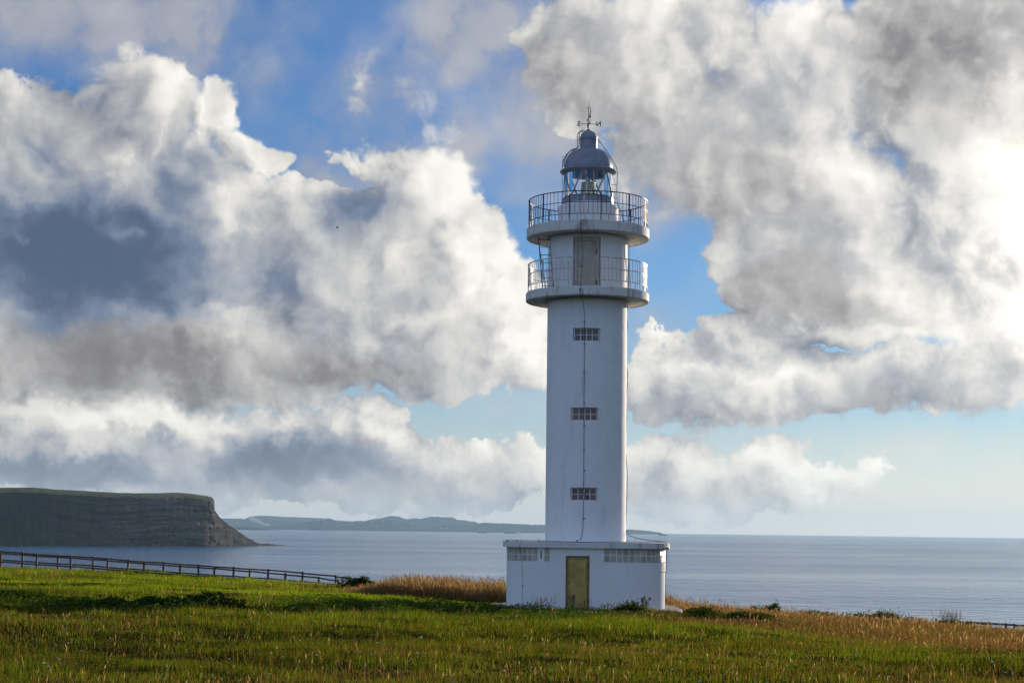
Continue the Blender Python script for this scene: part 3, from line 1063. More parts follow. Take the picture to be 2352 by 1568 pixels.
def brick_strip(s0, s1, skip, ncol):
    rootp = MB()
    # mortar grid set a little behind the brick faces
    w = (s1 - s0) / ncol
    h = (z_blk_t - z_blk_b) / 2
    zc = (z_blk_t + z_blk_b) / 2
    for k in range(ncol + 1):
        if skip and skip[0] < k < skip[1]:
            continue
        p, n = base_path(s0 + w * k)
        p = p - n * 0.055
        rootp.box((p.x, p.y, zc), (0.030, 0.085, h * 2 - 0.004), math.atan2(n.y, n.x) + math.pi / 2)
    for k in range(ncol):
        if skip and skip[0] <= k < skip[1]:
            continue
        p, n = base_path(s0 + w * (k + 0.5))
        p = p - n * 0.055
        rootp.box((p.x, p.y, zc), (w - 0.032, 0.083, 0.030), math.atan2(n.y, n.x) + math.pi / 2)
    win = rootp.build('glass_brick_window', M_WHITEFRAME, house)
    bm_ = MB().box((0, 0, 0), (w - 0.030, 0.07, h - 0.020)).mesh('glass_brick')
    bevel(bm_, 0.012, 2)
    smooth(bm_, 40)
    for k in range(ncol):
        if skip and skip[0] <= k < skip[1]:
            continue
        for j in (0, 1):
            p, n = base_path(s0 + w * (k + 0.5))
            p = p - n * 0.045
            o = link('glass_brick', bm_, M_BRICKG, win, (p.x, p.y, z_blk_b + h * (j + 0.5)))
            o.rotation_euler.z = math.atan2(n.y, n.x) + math.pi / 2
    return win, w, h


winL, wL, hL = brick_strip(blkL0, blkL1, (9, 10), 11)
winR, wR, hR = brick_strip(blkR0, blkR1, None, 15)
# the white panel with its slot between the left bricks
p, n = base_path(blkL0 + wL * 9.5)
vent = MB().box((p.x, p.y + 0.05, (z_blk_t + z_blk_b) / 2), (wL - 0.01, 0.06, hL * 2 - 0.01)).build('vent_panel', M_WHITEFRAME, house)
MB().box((p.x + 0.01, p.y + 0.016, (z_blk_t + z_blk_b) / 2), (0.045, 0.012, hL * 1.25)).build('slot', M_DARKIRON, vent)

# entrance door
dyf = -HY + 0.12
dw = door_r - door_l
dc = (door_l + door_r) / 2
mb = MB()
mb.box((door_l + 0.045, dyf, door_t / 2 + 0.01), (0.085, 0.10, door_t + 0.02))
mb.box((door_r - 0.045, dyf, door_t / 2 + 0.01), (0.085, 0.10, door_t + 0.02))
mb.box((dc, dyf, door_t - 0.045), (dw - 0.182, 0.098, 0.085))
edoor = mb.build('entrance_door', M_BRONZE, house)


def m_brass():
    m, g, b = material('golden_door_sheet')
    P = g.n('ShaderNodeTexCoord').outputs['Object']
    f = g.noise(P, 1.6, 4.0, 0.6)
    g.put(b.inputs['Base Color'], g.ramp(f, [(0.35, (0.36, 0.24, 0.055)), (0.55, (0.48, 0.34, 0.095)), (0.7, (0.56, 0.44, 0.19))]))
    b.inputs['Metallic'].default_value = 0.15
    g.put(b.inputs['Roughness'], g.mr(f, 0.3, 0.7, 0.38, 0.55))
    return m


MB().box((dc, -HY + 0.145, door_t / 2 - 0.04), (dw - 0.19, 0.03, door_t - 0.10)).build('door_leaf', m_brass(), edoor)
mb = MB()
hz_ = zx(1331, LY - HY)
hxp = door_l + 0.135
mb.tube([(hxp, -HY + 0.13, hz_), (hxp, -HY + 0.065, hz_), (hxp + 0.13, -HY + 0.06, hz_)], 0.012, 6)
mb.build('handle', M_GALV, edoor, 40)
MB().box((hxp, -HY + 0.123, hz_ - 0.10), (0.05, 0.012, 0.24)).build('lock_plate', M_BRONZE, edoor)
for y in (1297, 1380):
    MB().box((door_r - 0.012, -HY + 0.055, zx(y, LY - HY)), (0.035, 0.03, 0.17)).build('hinge', M_DARKIRON, edoor)

# --- shaft
tow_path, TT = circle_path(TR)
win_specs = []
for (y, dx) in ((768, -5.5), (950.5, -8.0), (1134.5, -8.5)):
    s = math.asin(dx / 92.0) * TR
    half = math.asin(31.0 / 92.0) * TR
    zc = zx(y, LY - TR)
    win_specs.append((s - half, s + half, zc - 0.262, zc + 0.262, 0.30))
gd = (math.asin(-37.5 / 92) * TR, math.asin(26 / 92) * TR, Z_G1T - 0.01, zx(543, LY - TR), 0.34)
shaft = pierced_wall(tow_path, TT, Z_ROOF - 0.05, Z_G2B + 0.05, win_specs + [gd], 0.085, 'tower_shaft', M_WALL, house)

pane_w, pane_h = None, None
for (a, b_, c, d, e) in win_specs:
    p, n = tow_path((a + b_) / 2)
    chord = 2 * (TR - 0.13) * math.sin((b_ - a) / 2 / TR) - 0.012
    q = n * ((TR - 0.13) * math.cos((b_ - a) / 2 / TR) + 0.02)
    rz = math.atan2(n.y, n.x) + math.pi / 2
    w, h = chord, d - c - 0.006
    t = 0.032
    mb = MB()
    mb.box((-w / 2 + t / 2, 0, 0), (t, 0.05, h))
    mb.box((w / 2 - t / 2, 0, 0), (t, 0.05, h))
    mb.box((0, 0, h / 2 - t / 2), (w - 2 * t, 0.048, t))
    mb.box((0, 0, -h / 2 + t / 2), (w - 2 * t, 0.048, t))
    mb.box((0, 0, 0), (w - 2 * t, 0.034, 0.020))
    pw, ph = (w - 2 * t) / 4, (h - 2 * t) / 2
    for k in (-1, 0, 1):
        for s_ in (-1, 1):
            mb.box((k * pw, 0, s_ * (0.011 + (ph - 0.011) / 2)), (0.026, 0.032, ph - 0.012))
    wo = mb.build('window', M_WHITEFRAME, house, loc=(q.x, q.y, (c + d) / 2))
    wo.rotation_euler.z = rz
    pm = MB().box((0, 0, 0), (pw - 0.026, 0.012, ph - 0.018)).mesh('pane')
    for k in range(4):
        for s_ in (-1, 1):
            po = link('pane', pm, M_PANE, wo, ((k - 1.5) * pw, 0.006, s_ * ph / 2))
            po.rotation_euler = (random.uniform(-.02, .02), 0, random.uniform(-.02, .02))

# gallery door
p, n = tow_path((gd[0] + gd[1]) / 2)
gw = 2 * (TR - 0.14) * math.sin((gd[1] - gd[0]) / 2 / TR) - 0.02
gh = gd[3] - gd[2] - 0.01
q = n * ((TR - 0.14) * math.cos((gd[1] - gd[0]) / 2 / TR) + 0.02)
mb = MB()
mb.box((-gw / 2 + 0.06, 0, gh / 2), (0.12, 0.09, gh))
mb.box((gw / 2 - 0.06, 0, gh / 2), (0.12, 0.09, gh))
mb.box((0, 0, gh - 0.07), (gw - 0.242, 0.086, 0.14))
gdo = mb.build('gallery_door', M_DOORG, house, loc=(q.x, q.y, gd[2] + 0.005))
gdo.rotation_euler.z = math.atan2(n.y, n.x) + math.pi / 2
lw, lh = gw - 0.25, gh - 0.15
leaf = MB().box((0, 0.015, lh / 2), (lw, 0.035, lh)).build('door_leaf', M_DOORG, gdo)
for (zc, hh) in ((lh * 0.70, lh * 0.46), (lh * 0.22, lh * 0.34)):
    MB().box((0, -0.006, zc), (lw - 0.16, 0.012, hh)).build('door_panel', M_DOORG, gdo)
mb = MB().tube([(-lw / 2 + 0.07, 0.0, lh * 0.48), (-lw / 2 + 0.07, -0.06, lh * 0.48), (-lw / 2 + 0.20, -0.065, lh * 0.48)], 0.015, 6)
mb.build('handle', M_IRON, gdo, 40)
for f in (0.15, 0.78):
    MB().box((lw / 2 + 0.01, -0.045, lh * f), (0.04, 0.02, 0.18)).build('hinge', M_IRON, gdo)


# --- galleries
def gallery(zt, zb, r):
    b = zb
    prof = [(1.2, b + 0.06), (r - 0.26, b + 0.06), (r - 0.25, b + 0.012), (r - 0.03, b), (r, b + 0.03), (r, zt - 0.03), (r - 0.03, zt), (1.2, zt)]
    return MB().lathe(prof, 128).build('gallery_slab', M_SLAB, house, 30)


GR = 2.50
gallery(Z_G1T, Z_G1B, GR)
gallery(Z_G2T, Z_G2B, GR)


def railing(zt, nb, mat, lower_gap, flat):
    rr = 2.42
    mb = MB()

    def hoop(m_, z, rad, r_=rr):
        prof = [(r_ + rad * math.cos(t), z + rad * math.sin(t)) for t in [2 * math.pi * k / 6 for k in range(6)]]
        return m_.lathe(prof, 120, closed=True)
    rail = hoop(mb, zt + 1.15, 0.021).build('railing', mat, house, 60)
    hoop(MB(), zt + 0.71, 0.014).build('rail', mat, rail, 60)
    hoop(MB(), zt + 0.245, 0.014).build('rail', mat, rail, 60)
    bm_ = MB().box((0, 0, 0.5), (0.015, flat, 1.0)).mesh('baluster')
    pm = MB().box((0, 0, 0.5), (0.032, 0.032, 1.0)).mesh('railing_post')
    npost = 12
    for k in range(nb):
        a = 2 * math.pi * (k + 0.5) / nb
        z0, z1 = zt + 0.245, zt + 1.15
        o = link('baluster', bm_, mat, rail, (rr * math.sin(a), -rr * math.cos(a), z0))
        o.scale.z = z1 - z0
        o.rotation_euler.z = a
    for k in range(npost * (lower_gap + 1)):
        a = 2 * math.pi * k / (npost * (lower_gap + 1)) + 0.17
        post = k % (lower_gap + 1) == 0
        o = link('railing_post' if post else 'baluster', pm if post else bm_, mat, rail, (rr * math.sin(a), -rr * math.cos(a), zt - 0.02))
        o.scale.z = 1.16 if post else 0.26
        o.rotation_euler.z = a
    return rail


railing(Z_G1T, 92, M_GALV, 2, 0.014)
railing(Z_G2T, 84, M_IRON, 3, 0.014)

# ladder between the galleries, standing out on the left
ladx0, ladx1 = at(1233.5, 620, LY).x - LX, at(1262.0, 620, LY).x - LX
ly0 = -0.35
mb = MB()
zl0, zl1 = Z_G1T, Z_G2T + 0.05
mb.tube([(ladx0 + 0.22, ly0 - 0.5, zl0), (ladx0, ly0, zl1)], 0.022, 6)
mb.tube([(ladx1 + 0.16, ly0 - 0.5, zl0), (ladx1 - 0.03, ly0, zl1)], 0.022, 6)
mb.tube([(ladx0 + 0.36, ly0 - 0.6, zl0), (ladx0 + 0.05, ly0 - 0.04, zl0 + 2.0)], 0.016, 6)
lad = mb.build('gallery_ladder', M_IRON, house, 60)
for k in range(8):
    f = (k + 0.6) / 8.3
    y = ly0 - 0.5 * (1 - f)
    z = zl0 + (zl1 - zl0) * f
    MB().tube([(ladx0 + 0.22 * (1 - f), y, z), (ladx1 - 0.03 + 0.19 * (1 - f), y, z)], 0.014, 6).build('rung', M_IRON, lad, 60)

# --- lantern
z = {k: zx(v) for k, v in dict(cap_top=300.5, cap_rim=317, vent_bot=343.5, dome_top=345.5, dome_bot=390, corn_top=391, corn_bot=402, glass_top=402, glass_bot=458, curb_bot=473, ped_top=473).items()}
MB().lathe([(1.24, Z_G2T - 0.02), (1.24, z['ped_top'] - 0.10), (1.22, z['ped_top'] - 0.075), (1.07, z['ped_top'] + 0.02), (0.6, z['ped_top'] + 0.02)], 96).build('lantern_pedestal', M_WALL, house, 35)
for a in (-0.75, 0.62, 1.2):
    pass
curb = MB().lathe([(1.03, z['curb_bot'] + 0.021), (1.03, z['glass_bot'] - 0.05), (1.05, z['glass_bot'] - 0.04), (1.05, z['glass_bot']), (0.93, z['glass_bot']), (0.93, z['curb_bot'] + 0.03)], 96).build('lantern_curb', M_DOME, house, 35)
for k in range(12):
    a = 2 * math.pi * k / 12 + 0.1
    MB().box((1.035 * math.sin(a), -1.035 * math.cos(a), z['curb_bot'] + 0.09), (0.12, 0.03, 0.09), a).build('vent_hood', M_DOME, curb)
# glazing: a zigzag of bars with three-cornered panes between them
RG = 0.985
zt_, zb_ = z['glass_top'] + 0.03, z['glass_bot'] - 0.005
glz = MB().lathe([(RG + 0.02, zb_ + 0.02), (RG + 0.02, zb_ + 0.05), (RG - 0.03, zb_ + 0.05), (RG - 0.03, zb_ + 0.02)], 72, closed=True).build('lantern_glazing', M_DARKIRON, house, 35)
pol = lambda a, zz, r=RG: Vector((r * math.sin(a), -r * math.cos(a), zz))
a_off = R(-15)
for k in range(6):
    at0 = a_off + k * R(60)
    for sgn in (-1, 1):
        pts = []
        for q_ in np.linspace(0, 1, 6):
            pts.append(pol(at0 + sgn * R(30) * q_, zt_ + (zb_ + 0.03 - zt_) * q_))
        MB().tube(pts, 0.030, 6).build('glazing_bar', M_DOME, glz, 60)
    # pane hanging from the top edge and pane standing on the curb
    for (a0, up) in ((at0, True), (at0 + R(30), False)):
        mb = MB()
        nrow = 8
        idx = []
        for i in range(nrow + 1):
            f = i / nrow
            half = R(29.3) * (f if up else (1 - f))
            zz = zt_ + (zb_ - zt_) * f
            rowi = []
            for j in range(7):
                a = a0 + half * (j / 3.0 - 1)
                mb.v.append(tuple(pol(a, zz, RG - 0.004)))
                rowi.append(len(mb.v) - 1)
            idx.append(rowi)
        for i in range(nrow):
            for j in range(6):
                mb.f.append((idx[i][j], idx[i][j + 1], idx[i + 1][j + 1], idx[i + 1][j]))
        me = bpy.data.meshes.new('pane')
        me.from_pydata(mb.v, [], mb.f)
        smooth(me, None)
        link('pane', me, M_GLASS, glz)

# lens
def m_lens():
    m, g, b = material('fresnel_lens_glass')
    b.inputs['Base Color'].default_value = (0.80, 0.85, 0.58, 1)
    b.inputs['Roughness'].default_value = 0.06
    b.inputs['Transmission Weight'].default_value = 0.82
    b.inputs['IOR'].default_value = 1.5
    return m


M_LENS = m_lens()
lz0, lz1 = zx(459), zx(421)
lens = MB().lathe([(0.05, lz0 - 0.1), (0.26, lz0 - 0.1), (0.26, lz0), (0.10, lz0), (0.10, lz0 + 0.05)], 32).build('lens_pedestal', M_DARKIRON, house, 40)
nr = 9
for k in range(nr):
    z0 = lz0 + (lz1 - lz0) * k / nr
    z1 = lz0 + (lz1 - lz0) * (k + 0.86) / nr
    bulge = 0.03 * math.sin(math.pi * (k + 0.5) / nr)
    r0 = 0.25 + bulge
    MB().lathe([(r0, z0), (r0 + 0.035, (z0 + z1) / 2), (r0, z1), (r0 - 0.05, z1), (r0 - 0.05, z0)], 48, closed=True).build('lens_ring', M_LENS, lens, 30)
for k in range(6):
    a = k * R(60) + 0.4
    MB().tube([pol(a, lz0, 0.30), pol(a, lz1 + 0.02, 0.27)], 0.012, 5).build('lens_bar', M_BRONZE, lens, 60)
MB().lathe([(0.0, lz1 + 0.14), (0.10, lz1 + 0.13), (0.12, lz1 + 0.02), (0.29, lz1 + 0.015), (0.29, lz1 + 0.002), (0.0, lz1)], 32).build('lens_cap', M_BRONZE, lens, 40)
MB().lathe([(0.0, lz1 - 0.12), (0.05, lz1 - 0.14), (0.05, lz0 + 0.1), (0.0, lz0 + 0.08)], 16).build('lamp_bulb', M_WHITEFRAME, lens, 40)

cb_, ct_ = z['corn_bot'], z['corn_top']
MB().lathe([(0.96, cb_ + 0.02), (1.01, cb_), (1.04, cb_ + 0.03), (1.08, cb_ + 0.05), (1.15, cb_ + 0.09), (1.165, cb_ + 0.12), (1.15, cb_ + 0.155), (1.08, cb_ + 0.17), (1.0, ct_ + 0.03), (0.9, ct_ + 0.03), (0.9, cb_ + 0.05)], 96, closed=True).build('cornice', M_DOME, house, 40)
prof = []
dh = z['dome_top'] - z['dome_bot'] - 0.02
for k in range(19):
    t = k / 18
    a = t * math.pi / 2 * 0.93
    prof.append((0.37 + (0.99 - 0.37) * (math.cos(a) ** 0.92) if k < 18 else 0.37, z['dome_bot'] + 0.02 + dh * math.sin(a) / math.sin(math.pi / 2 * 0.93)))
dome = MB().lathe(prof, 96).build('dome', M_DOME, house, 60)
dprof = prof
seam = []
for k in range(12):
    a = 2 * math.pi * k / 12 + 0.2
    MB().tube([pol(a, zz + 0.002, r_ + 0.003) for (r_, zz) in dprof], 0.009, 4).build('dome_seam', M_DOME, dome, 60)
vb, vr = z['vent_bot'], z['cap_rim']
vent_c = MB().lathe([(0.37, vb - 0.02), (0.375, vb + 0.02), (0.35, vb + 0.035), (0.355, vr - 0.03), (0.375, vr - 0.02), (0.375, vr + 0.015), (0.34, vr + 0.03)], 64).build('roof_vent', M_DOME, house, 35)
capp = []
ch = z['cap_top'] - vr - 0.03
for k in range(11):
    a = k / 10 * math.pi / 2
    capp.append((max(0.335 * math.cos(a), 0.028), vr + 0.03 + ch * math.sin(a)))
MB().lathe(capp, 64).build('vent_cap', M_DOME, vent_c, 60)
hoop_z = zx(324.5)
MB().lathe([(0.48 + 0.010 * math.cos(t), hoop_z + 0.010 * math.sin(t)) for t in [2 * math.pi * k / 6 for k in range(6)]], 64, closed=True).build('hand_hoop', M_IRON, vent_c, 60)
for k in range(6):
    a = k * R(60) + 0.5
    MB().tube([pol(a, hoop_z, 0.34), pol(a, hoop_z, 0.48)], 0.008, 5).build('hoop_bracket', M_IRON, vent_c, 60)

# ladder curving over the dome on its left side
la = R(-78)
path = []
for i in range(len(dprof) - 3):
    r_, zz = dprof[i]
    path.append((r_ + 0.07, zz + 0.03))
path += [(0.50, z['dome_top'] + 0.03), (0.44, vb + 0.10), (0.44, vr - 0.02), (0.43, vr + 0.16), (0.36, vr + 0.26), (0.24, vr + 0.27), (0.16, vr + 0.22), (0.10, vr + 0.30), (0.02, vr + 0.33)]
dl = MB()
for off in (-0.14, 0.14):
    sd = Vector((math.cos(la), math.sin(la), 0)) * off
    dl.tube([pol(la, zz, r_) + sd for (r_, zz) in path], 0.017, 6)
dlo = dl.build('dome_ladder', M_DARKIRON, house, 60)
for i in range(1, len(path), 2):
    sd = Vector((math.cos(la), math.sin(la), 0)) * 0.14
    c_ = pol(la, path[i][1], path[i][0])
    MB().tube([c_ - sd, c_ + sd], 0.011, 5).build('rung', M_DARKIRON, dlo, 60)

# weather vane
vz = z['cap_top'] - 0.03
lz = zx(285)
vane = MB().tube([(0, 0, vz), (0, 0, zx(252))], 0.020, 8).tube([(0, 0, zx(252)), (0, 0, zx(228))], 0.016, 6, r1=0.002).build('weather_vane', M_DARKIRON, house, 60)
MB().lathe([(0.0, vz + 0.02), (0.05, vz + 0.045), (0.05, vz + 0.07), (0.0, vz + 0.10)], 16).build('ball', M_DARKIRON, vane, 60)
MB().tube([(-0.33, 0, lz), (0.33, 0, lz)], 0.012, 6).build('compass_arm', M_DARKIRON, vane, 60)
MB().tube([(0.03, -0.30, lz), (-0.03, 0.30, lz)], 0.012, 6).build('compass_arm', M_DARKIRON, vane, 60)
for (sx, c_) in ((-1, -0.09), (1, 0.09)):
    MB().tube([(0, 0, zx(251)), (0.10 * sx, 0, zx(245.5))], 0.010, 5, r1=0.002).build('prong', M_DARKIRON, vane, 60)


def letter(ch, x, y, face):
    cu = bpy.data.curves.new('letter', 'FONT')
    cu.body = ch
    cu.size = 0.275
    cu.extrude = 0.012
    cu.offset = 0.006
    cu.align_x = 'CENTER'
    cu.align_y = 'CENTER'
    tmp = bpy.data.objects.new('tmp', cu)
    COL.objects.link(tmp)
    bpy.context.view_layer.update()
    me = bpy.data.meshes.new_from_object(tmp.evaluated_get(bpy.context.evaluated_depsgraph_get()))
    bpy.data.objects.remove(tmp)
    me.transform(Matrix.Rotation(R(90), 4, 'X'))
    me.name = 'compass_letter'
    me.materials.clear()
    o = link('compass_letter', me, M_DARKIRON, vane, (x, y, lz))
    o.rotation_euler.z = face
    return o


letter('S', -0.405, 0, math.pi)
letter('N', 0.405, 0, math.pi)
letter('E', 0.033, -0.36, R(90))
letter('W', -0.033, 0.36, R(90))
# pointer with feathered tail, turned nearly end-on
ptr = MB()
vd = Vector((0.13, -0.9, 0)).normalized()
pz = zx(271)
pts = [(-0.42, 0.0), (-0.30, 0.06), (-0.30, 0.018), (0.12, 0.018), (0.34, 0.20), (0.42, 0.20), (0.36, 0.0), (0.42, -0.14), (0.34, -0.14), (0.12, -0.018), (-0.30, -0.018), (-0.30, -0.06)]
sidev = Vector((-vd.y, vd.x, 0)) * 0.008
vsp = []
for s_ in (-1, 1):
    for (a, h) in pts:
        vsp.append(Vector((0, 0, pz + h + 0.12 * a)) + vd * a + sidev * s_)
m_ = len(pts)
ptr.add(vsp, [tuple(range(m_ - 1, -1, -1)), tuple(range(m_, 2 * m_))] + [(k, (k + 1) % m_, m_ + (k + 1) % m_, m_ + k) for k in range(m_)])
ptr.build('pointer', M_DARKIRON, vane)


# --- cables, whip aerial and clips
def cable(name, pts, r=0.012, mat=M_CABLE, n=5, parent=house):
    return MB().tube(pts, r, n).build(name, mat, parent, 60)


def L(x, y, depth=LY):
    p = at(x, y, depth)
    return Vector((p.x - LX, p.y - LY, p.z - GZ))


aer = at(1291, 360, LY - 0.3)
cable('whip_aerial', [L(1292, 500, LY - 0.2), L(1291.5, 425, LY - 0.2), L(1292.5, 358, LY - 0.2)], 0.009)
rod = cable('lightning_conductor', [L(1351, 300), L(1357, 300.5), L(1366, 309), L(1392, 345), L(1409, 372), L(1416.5, 386, LY + 0.1), L(1418, 400, LY + 0.1), L(1416.5, 440, LY + 0.1), L(1418, 470, LY - 0.2), L(1428, 488, LY - 0.4), L(1433, 515, LY - 0.5)], 0.013)
for (x0, x1, y) in ((1399, 1416.5, 425), (1399, 1416.5, 455), (1399, 1416.5, 442)):
    cable('bracket', [L(x0, y, LY + 0.1), L(x1, y, LY + 0.1)], 0.009, parent=rod)


# cable down the middle of the front
def on_shaft(x, y, proud=0.02):
    ang = math.asin(max(-0.98, min(0.98, (x - 1346.5 - (1000 - y) * 0.0066) / 92.0)))
    p, n = Vector((math.sin(ang) * (TR + proud), -math.cos(ang) * (TR + proud), 0)), 0
    return Vector((p.x, p.y, zx(y, LY - TR * math.cos(ang))))


def slab_pt(x, y, r=GR + 0.012):
    xo = (at(x, y, LY - GR).x - LX)
    return Vector((xo, -math.sqrt(max(r * r - xo * xo, 0)), zx(y, LY - GR)))


mid = cable('front_cable', [L(1335, 445, LY - 1.3), slab_pt(1334, 509), slab_pt(1334, 523), Vector((on_shaft(1333.5, 530).x, -GR - 0.01, zx(590, LY - GR))), slab_pt(1333, 660), slab_pt(1333, 676), on_shaft(1335, 690), on_shaft(1338, 720), on_shaft(1338.5, 790), on_shaft(1337.5, 900), on_shaft(1337.5, 1000),
                          on_shaft(1337, 1100), on_shaft(1336, 1180), on_shaft(1335.5, 1215), on_shaft(1332, 1234), on_shaft(1329, 1241)], 0.009)
for y in (739, 790, 856, 925, 977, 1032, 1080, 1135, 1190):
    p_ = on_shaft(1338, y, 0.02)
    MB().box(p_, (0.07, 0.035, 0.035)).build('cable_clip', M_CABLE, mid)
for yy, xx in ((513, 1334), (664, 1333)):
    MB().box(slab_pt(xx, yy), (0.06, 0.04, 0.05)).build('cable_clip', M_CABLE, mid)
# conductor standing off the right side
right = cable('side_cable', [L(1445, 552, LY - 0.4), L(1444.5, 590, LY - 0.4), L(1441, 640, LY - 0.3), L(1443, 672, LY - 0.3)], 0.012)
r2 = [L(1441.5, 702), L(1440, 720), L(1441, 750), L(1438, 790), L(1437.5, 820), L(1440.5, 850), L(1441, 880), L(1438.5, 920), L(1439.5, 960), L(1438, 1000), L(1438, 1040), L(1441, 1090), L(1439.5, 1150), L(1437, 1210), L(1436, 1221)]
r2o = cable('down_conductor', r2 + [L(1446, 1229, LY - 0.4), L(1465, 1236, LY - 1.0), L(1490, 1240, LY - 1.6), L(1515, 1243, LY - 1.9), L(1527, 1244, LY - 1.9), L(1531.5, 1247, LY - 1.9), L(1532, 1260, LY - 1.9), L(1529, 1320, LY - 1.9), L(1527.5, 1396, LY - 1.9)], 0.014)
for y in (712, 880, 1046, 1219):
    cable('standoff', [L(1431, y + 2, LY), L(1440, y, LY)], 0.010, parent=r2o)
cable('standoff', [L(1518, 1313, LY - 1.9), L(1529.5, 1313, LY - 1.9)], 0.010, parent=r2o)
MB().box(L(1531.5, 1259, LY - 1.95), (0.14, 0.09, 0.07)).build('junction_box', M_CABLE, r2o)
# wire along the roof edge and down the left wall
fr = LY - HY - 0.17
rw = cable('roof_wire', [L(1163, 1239.5, fr), L(1190, 1240.2, fr), L(1230, 1240.8, fr), L(1290, 1242.6, fr), L(1326, 1244.2, fr), L(1400, 1243.8, fr), L(1480, 1244.2, fr), L(1520, 1244.4, fr)], 0.010)
for x in (1165, 1188, 1325, 1238):
    MB().box(L(x, 1241.2, fr), (0.07, 0.04, 0.05)).build('wire_clip', M_CABLE, rw)
lw_ = cable('wall_wire', [L(1203, 1240, fr - 0.01), L(1195, 1243, fr - 0.01), L(1193, 1258, fr - 0.01), L(1196, 1262, fr + 0.13), L(1199, 1290, fr + 0.155), L(1200, 1345, fr + 0.155), L(1199.5, 1400, fr + 0.155)], 0.008)
MB().box(L(1200, 1345, fr + 0.15), (0.06, 0.04, 0.04)).build('wire_clip', M_CABLE, lw_)

# ------------------------------------------------------------------ post-and-rail fences
POST = bevel(MB().box((0, 0, 0), (0.13, 0.13, 1.0)).mesh('post'), 0.012, 1)


def fence(name, posts, depth, label, group, seed, h=1.04):
    """posts = tops in the photograph, left to right"""
    rr = random.Random(seed)
    tops = [at(x, y, depth + rr.uniform(-0.15, 0.15)) for (x, y) in posts]
    root = empty(name, (tops[0].x, tops[0].y, tops[0].z - h))
    o0 = Vector(root.location)
    tag(root, label, 'fence', group)
    for t in tops:
        hh = h + 0.35
        o = link('post', POST, M_WOOD, root, (t.x - o0.x, t.y - o0.y, t.z - hh / 2 - o0.z))
        o.scale = (rr.uniform(0.9, 1.1), 1, hh)
        o.rotation_euler = (rr.uniform(-.015, .015), rr.uniform(-.02, .02), rr.uniform(-0.2, 0.2))
    for a, b in zip(tops[:-1], tops[1:]):
        for dz, off in ((0.10, 0.0), (0.66, 0.0)):
            p, q = a - o0, b - o0
            j0, j1 = rr.uniform(-.025, .025), rr.uniform(-.025, .025)
            p = p + Vector((-0.02, 0.085, -dz + j0))
            q = q + Vector((0.02, 0.085, -dz + j1))
            MB().tube([p, (p + q) / 2 + Vector((0, 0, rr.uniform(-0.02, 0.012))), q], 0.052, 7).build('rail', M_WOOD, root, 50)
    return root


def k5(x, y):
    return (x / 1.96 / 1.7415, (1900 + y / 1.96) / 1.7415)


def k6(x, y):
    return (x / 1.568 / 1.7415, (2150 + y / 1.568) / 1.7415)


def k8(x, y):
    return ((3350 + x / 3.153) / 1.7415, (2380 + y / 3.153) / 1.7415)


GF = 'post-and-rail fences along the cliff path'
fence('wooden_fence', [k5(-97, 578), k5(180, 598), k5(457, 618), k5(733, 633), k5(1007, 658), k5(1283, 677), k5(1557, 697), k5(1833, 715), k5(2103, 733), k6(1682, 194), k6(1899, 210), k6(2107, 232), k6(2225, 248)],
      119.0, 'dark wooden rail fence on the left, the higher-standing seaward one of the pair', GF, 1)
fence('wooden_fence', [k5(-260, 580), k5(10, 600), k5(290, 620), k5(557, 636), k5(845, 657), k5(1130, 680), k5(1412, 700), k5(1680, 718), k5(1958, 740), k5(2240, 765), k6(1788, 222), k6(1999, 242), k6(2120, 262)],
      116.5, 'dark wooden rail fence on the left, the lower-standing landward one of the pair', GF, 2)
fence('wooden_fence', [k8(1240, 296), k8(1672, 322), k8(2123, 347), k8(2570, 372), k8(3000, 396)], 118.0, 'dark rail fence at the far right, its posts standing above the scrub', GF, 3)
fence('wooden_fence', [k8(1370, 315), k8(1800, 338), k8(2228, 355), k8(2660, 380), k8(3090, 404)], 116.0, 'second rail fence at the far right, nearer and half sunk in scrub', GF, 4)

# ------------------------------------------------------------------ far shore: town, ships, smoke
M_HOUSE = [plain('pale_wall_a', (0.36, 0.34, 0.31), 0.9, 0, 0.1), plain('pale_wall_b', (0.28, 0.25, 0.22), 0.9, 0, 0.1), plain('roof_tile', (0.30, 0.14, 0.09), 0.9, 0, 0.1)]
TOWN = [(c1(1437, 205), 5, 34), (c1(1484, 208), 22, 14), (c1(1252, 172), 14, 12), (c1(1190, 238), 14, 10), (c1(1648, 252), 26, 12), (c1(1770, 226), 20, 12), (c1(1930, 212), 8, 22), (c1(1950, 190), 10, 16), (c1(1888, 268), 16, 10),
        (c1(2042, 276), 14, 16), (c1(2112, 186), 10, 16), (c1(2186, 190), 18, 12), (c1(2250, 186), 8, 34), (c1(2267, 190), 8, 24), (c1(2150, 286), 24, 10), (c2(15, 268), 20, 18), (c2(318, 208), 22, 16), (c2(355, 262), 18, 14),
        (c2(498, 270), 18, 14), (c2(580, 272), 20, 10), (c2(738, 268), 18, 8), (c2(955, 275), 40, 8), (c2(885, 274), 26, 7), (c2(1082, 280), 14, 12), (c2(200, 206), 16, 14), (c2(260, 198), 30, 10), (c2(405, 212), 20, 14), (c2(2115, 240), 26, 10),
        (c2(2180, 238), 24, 9), (c1(230, 215), 22, 10), (c1(1560, 205), 18, 10), (c1(1830, 210), 22, 10)]
rr = random.Random(3)
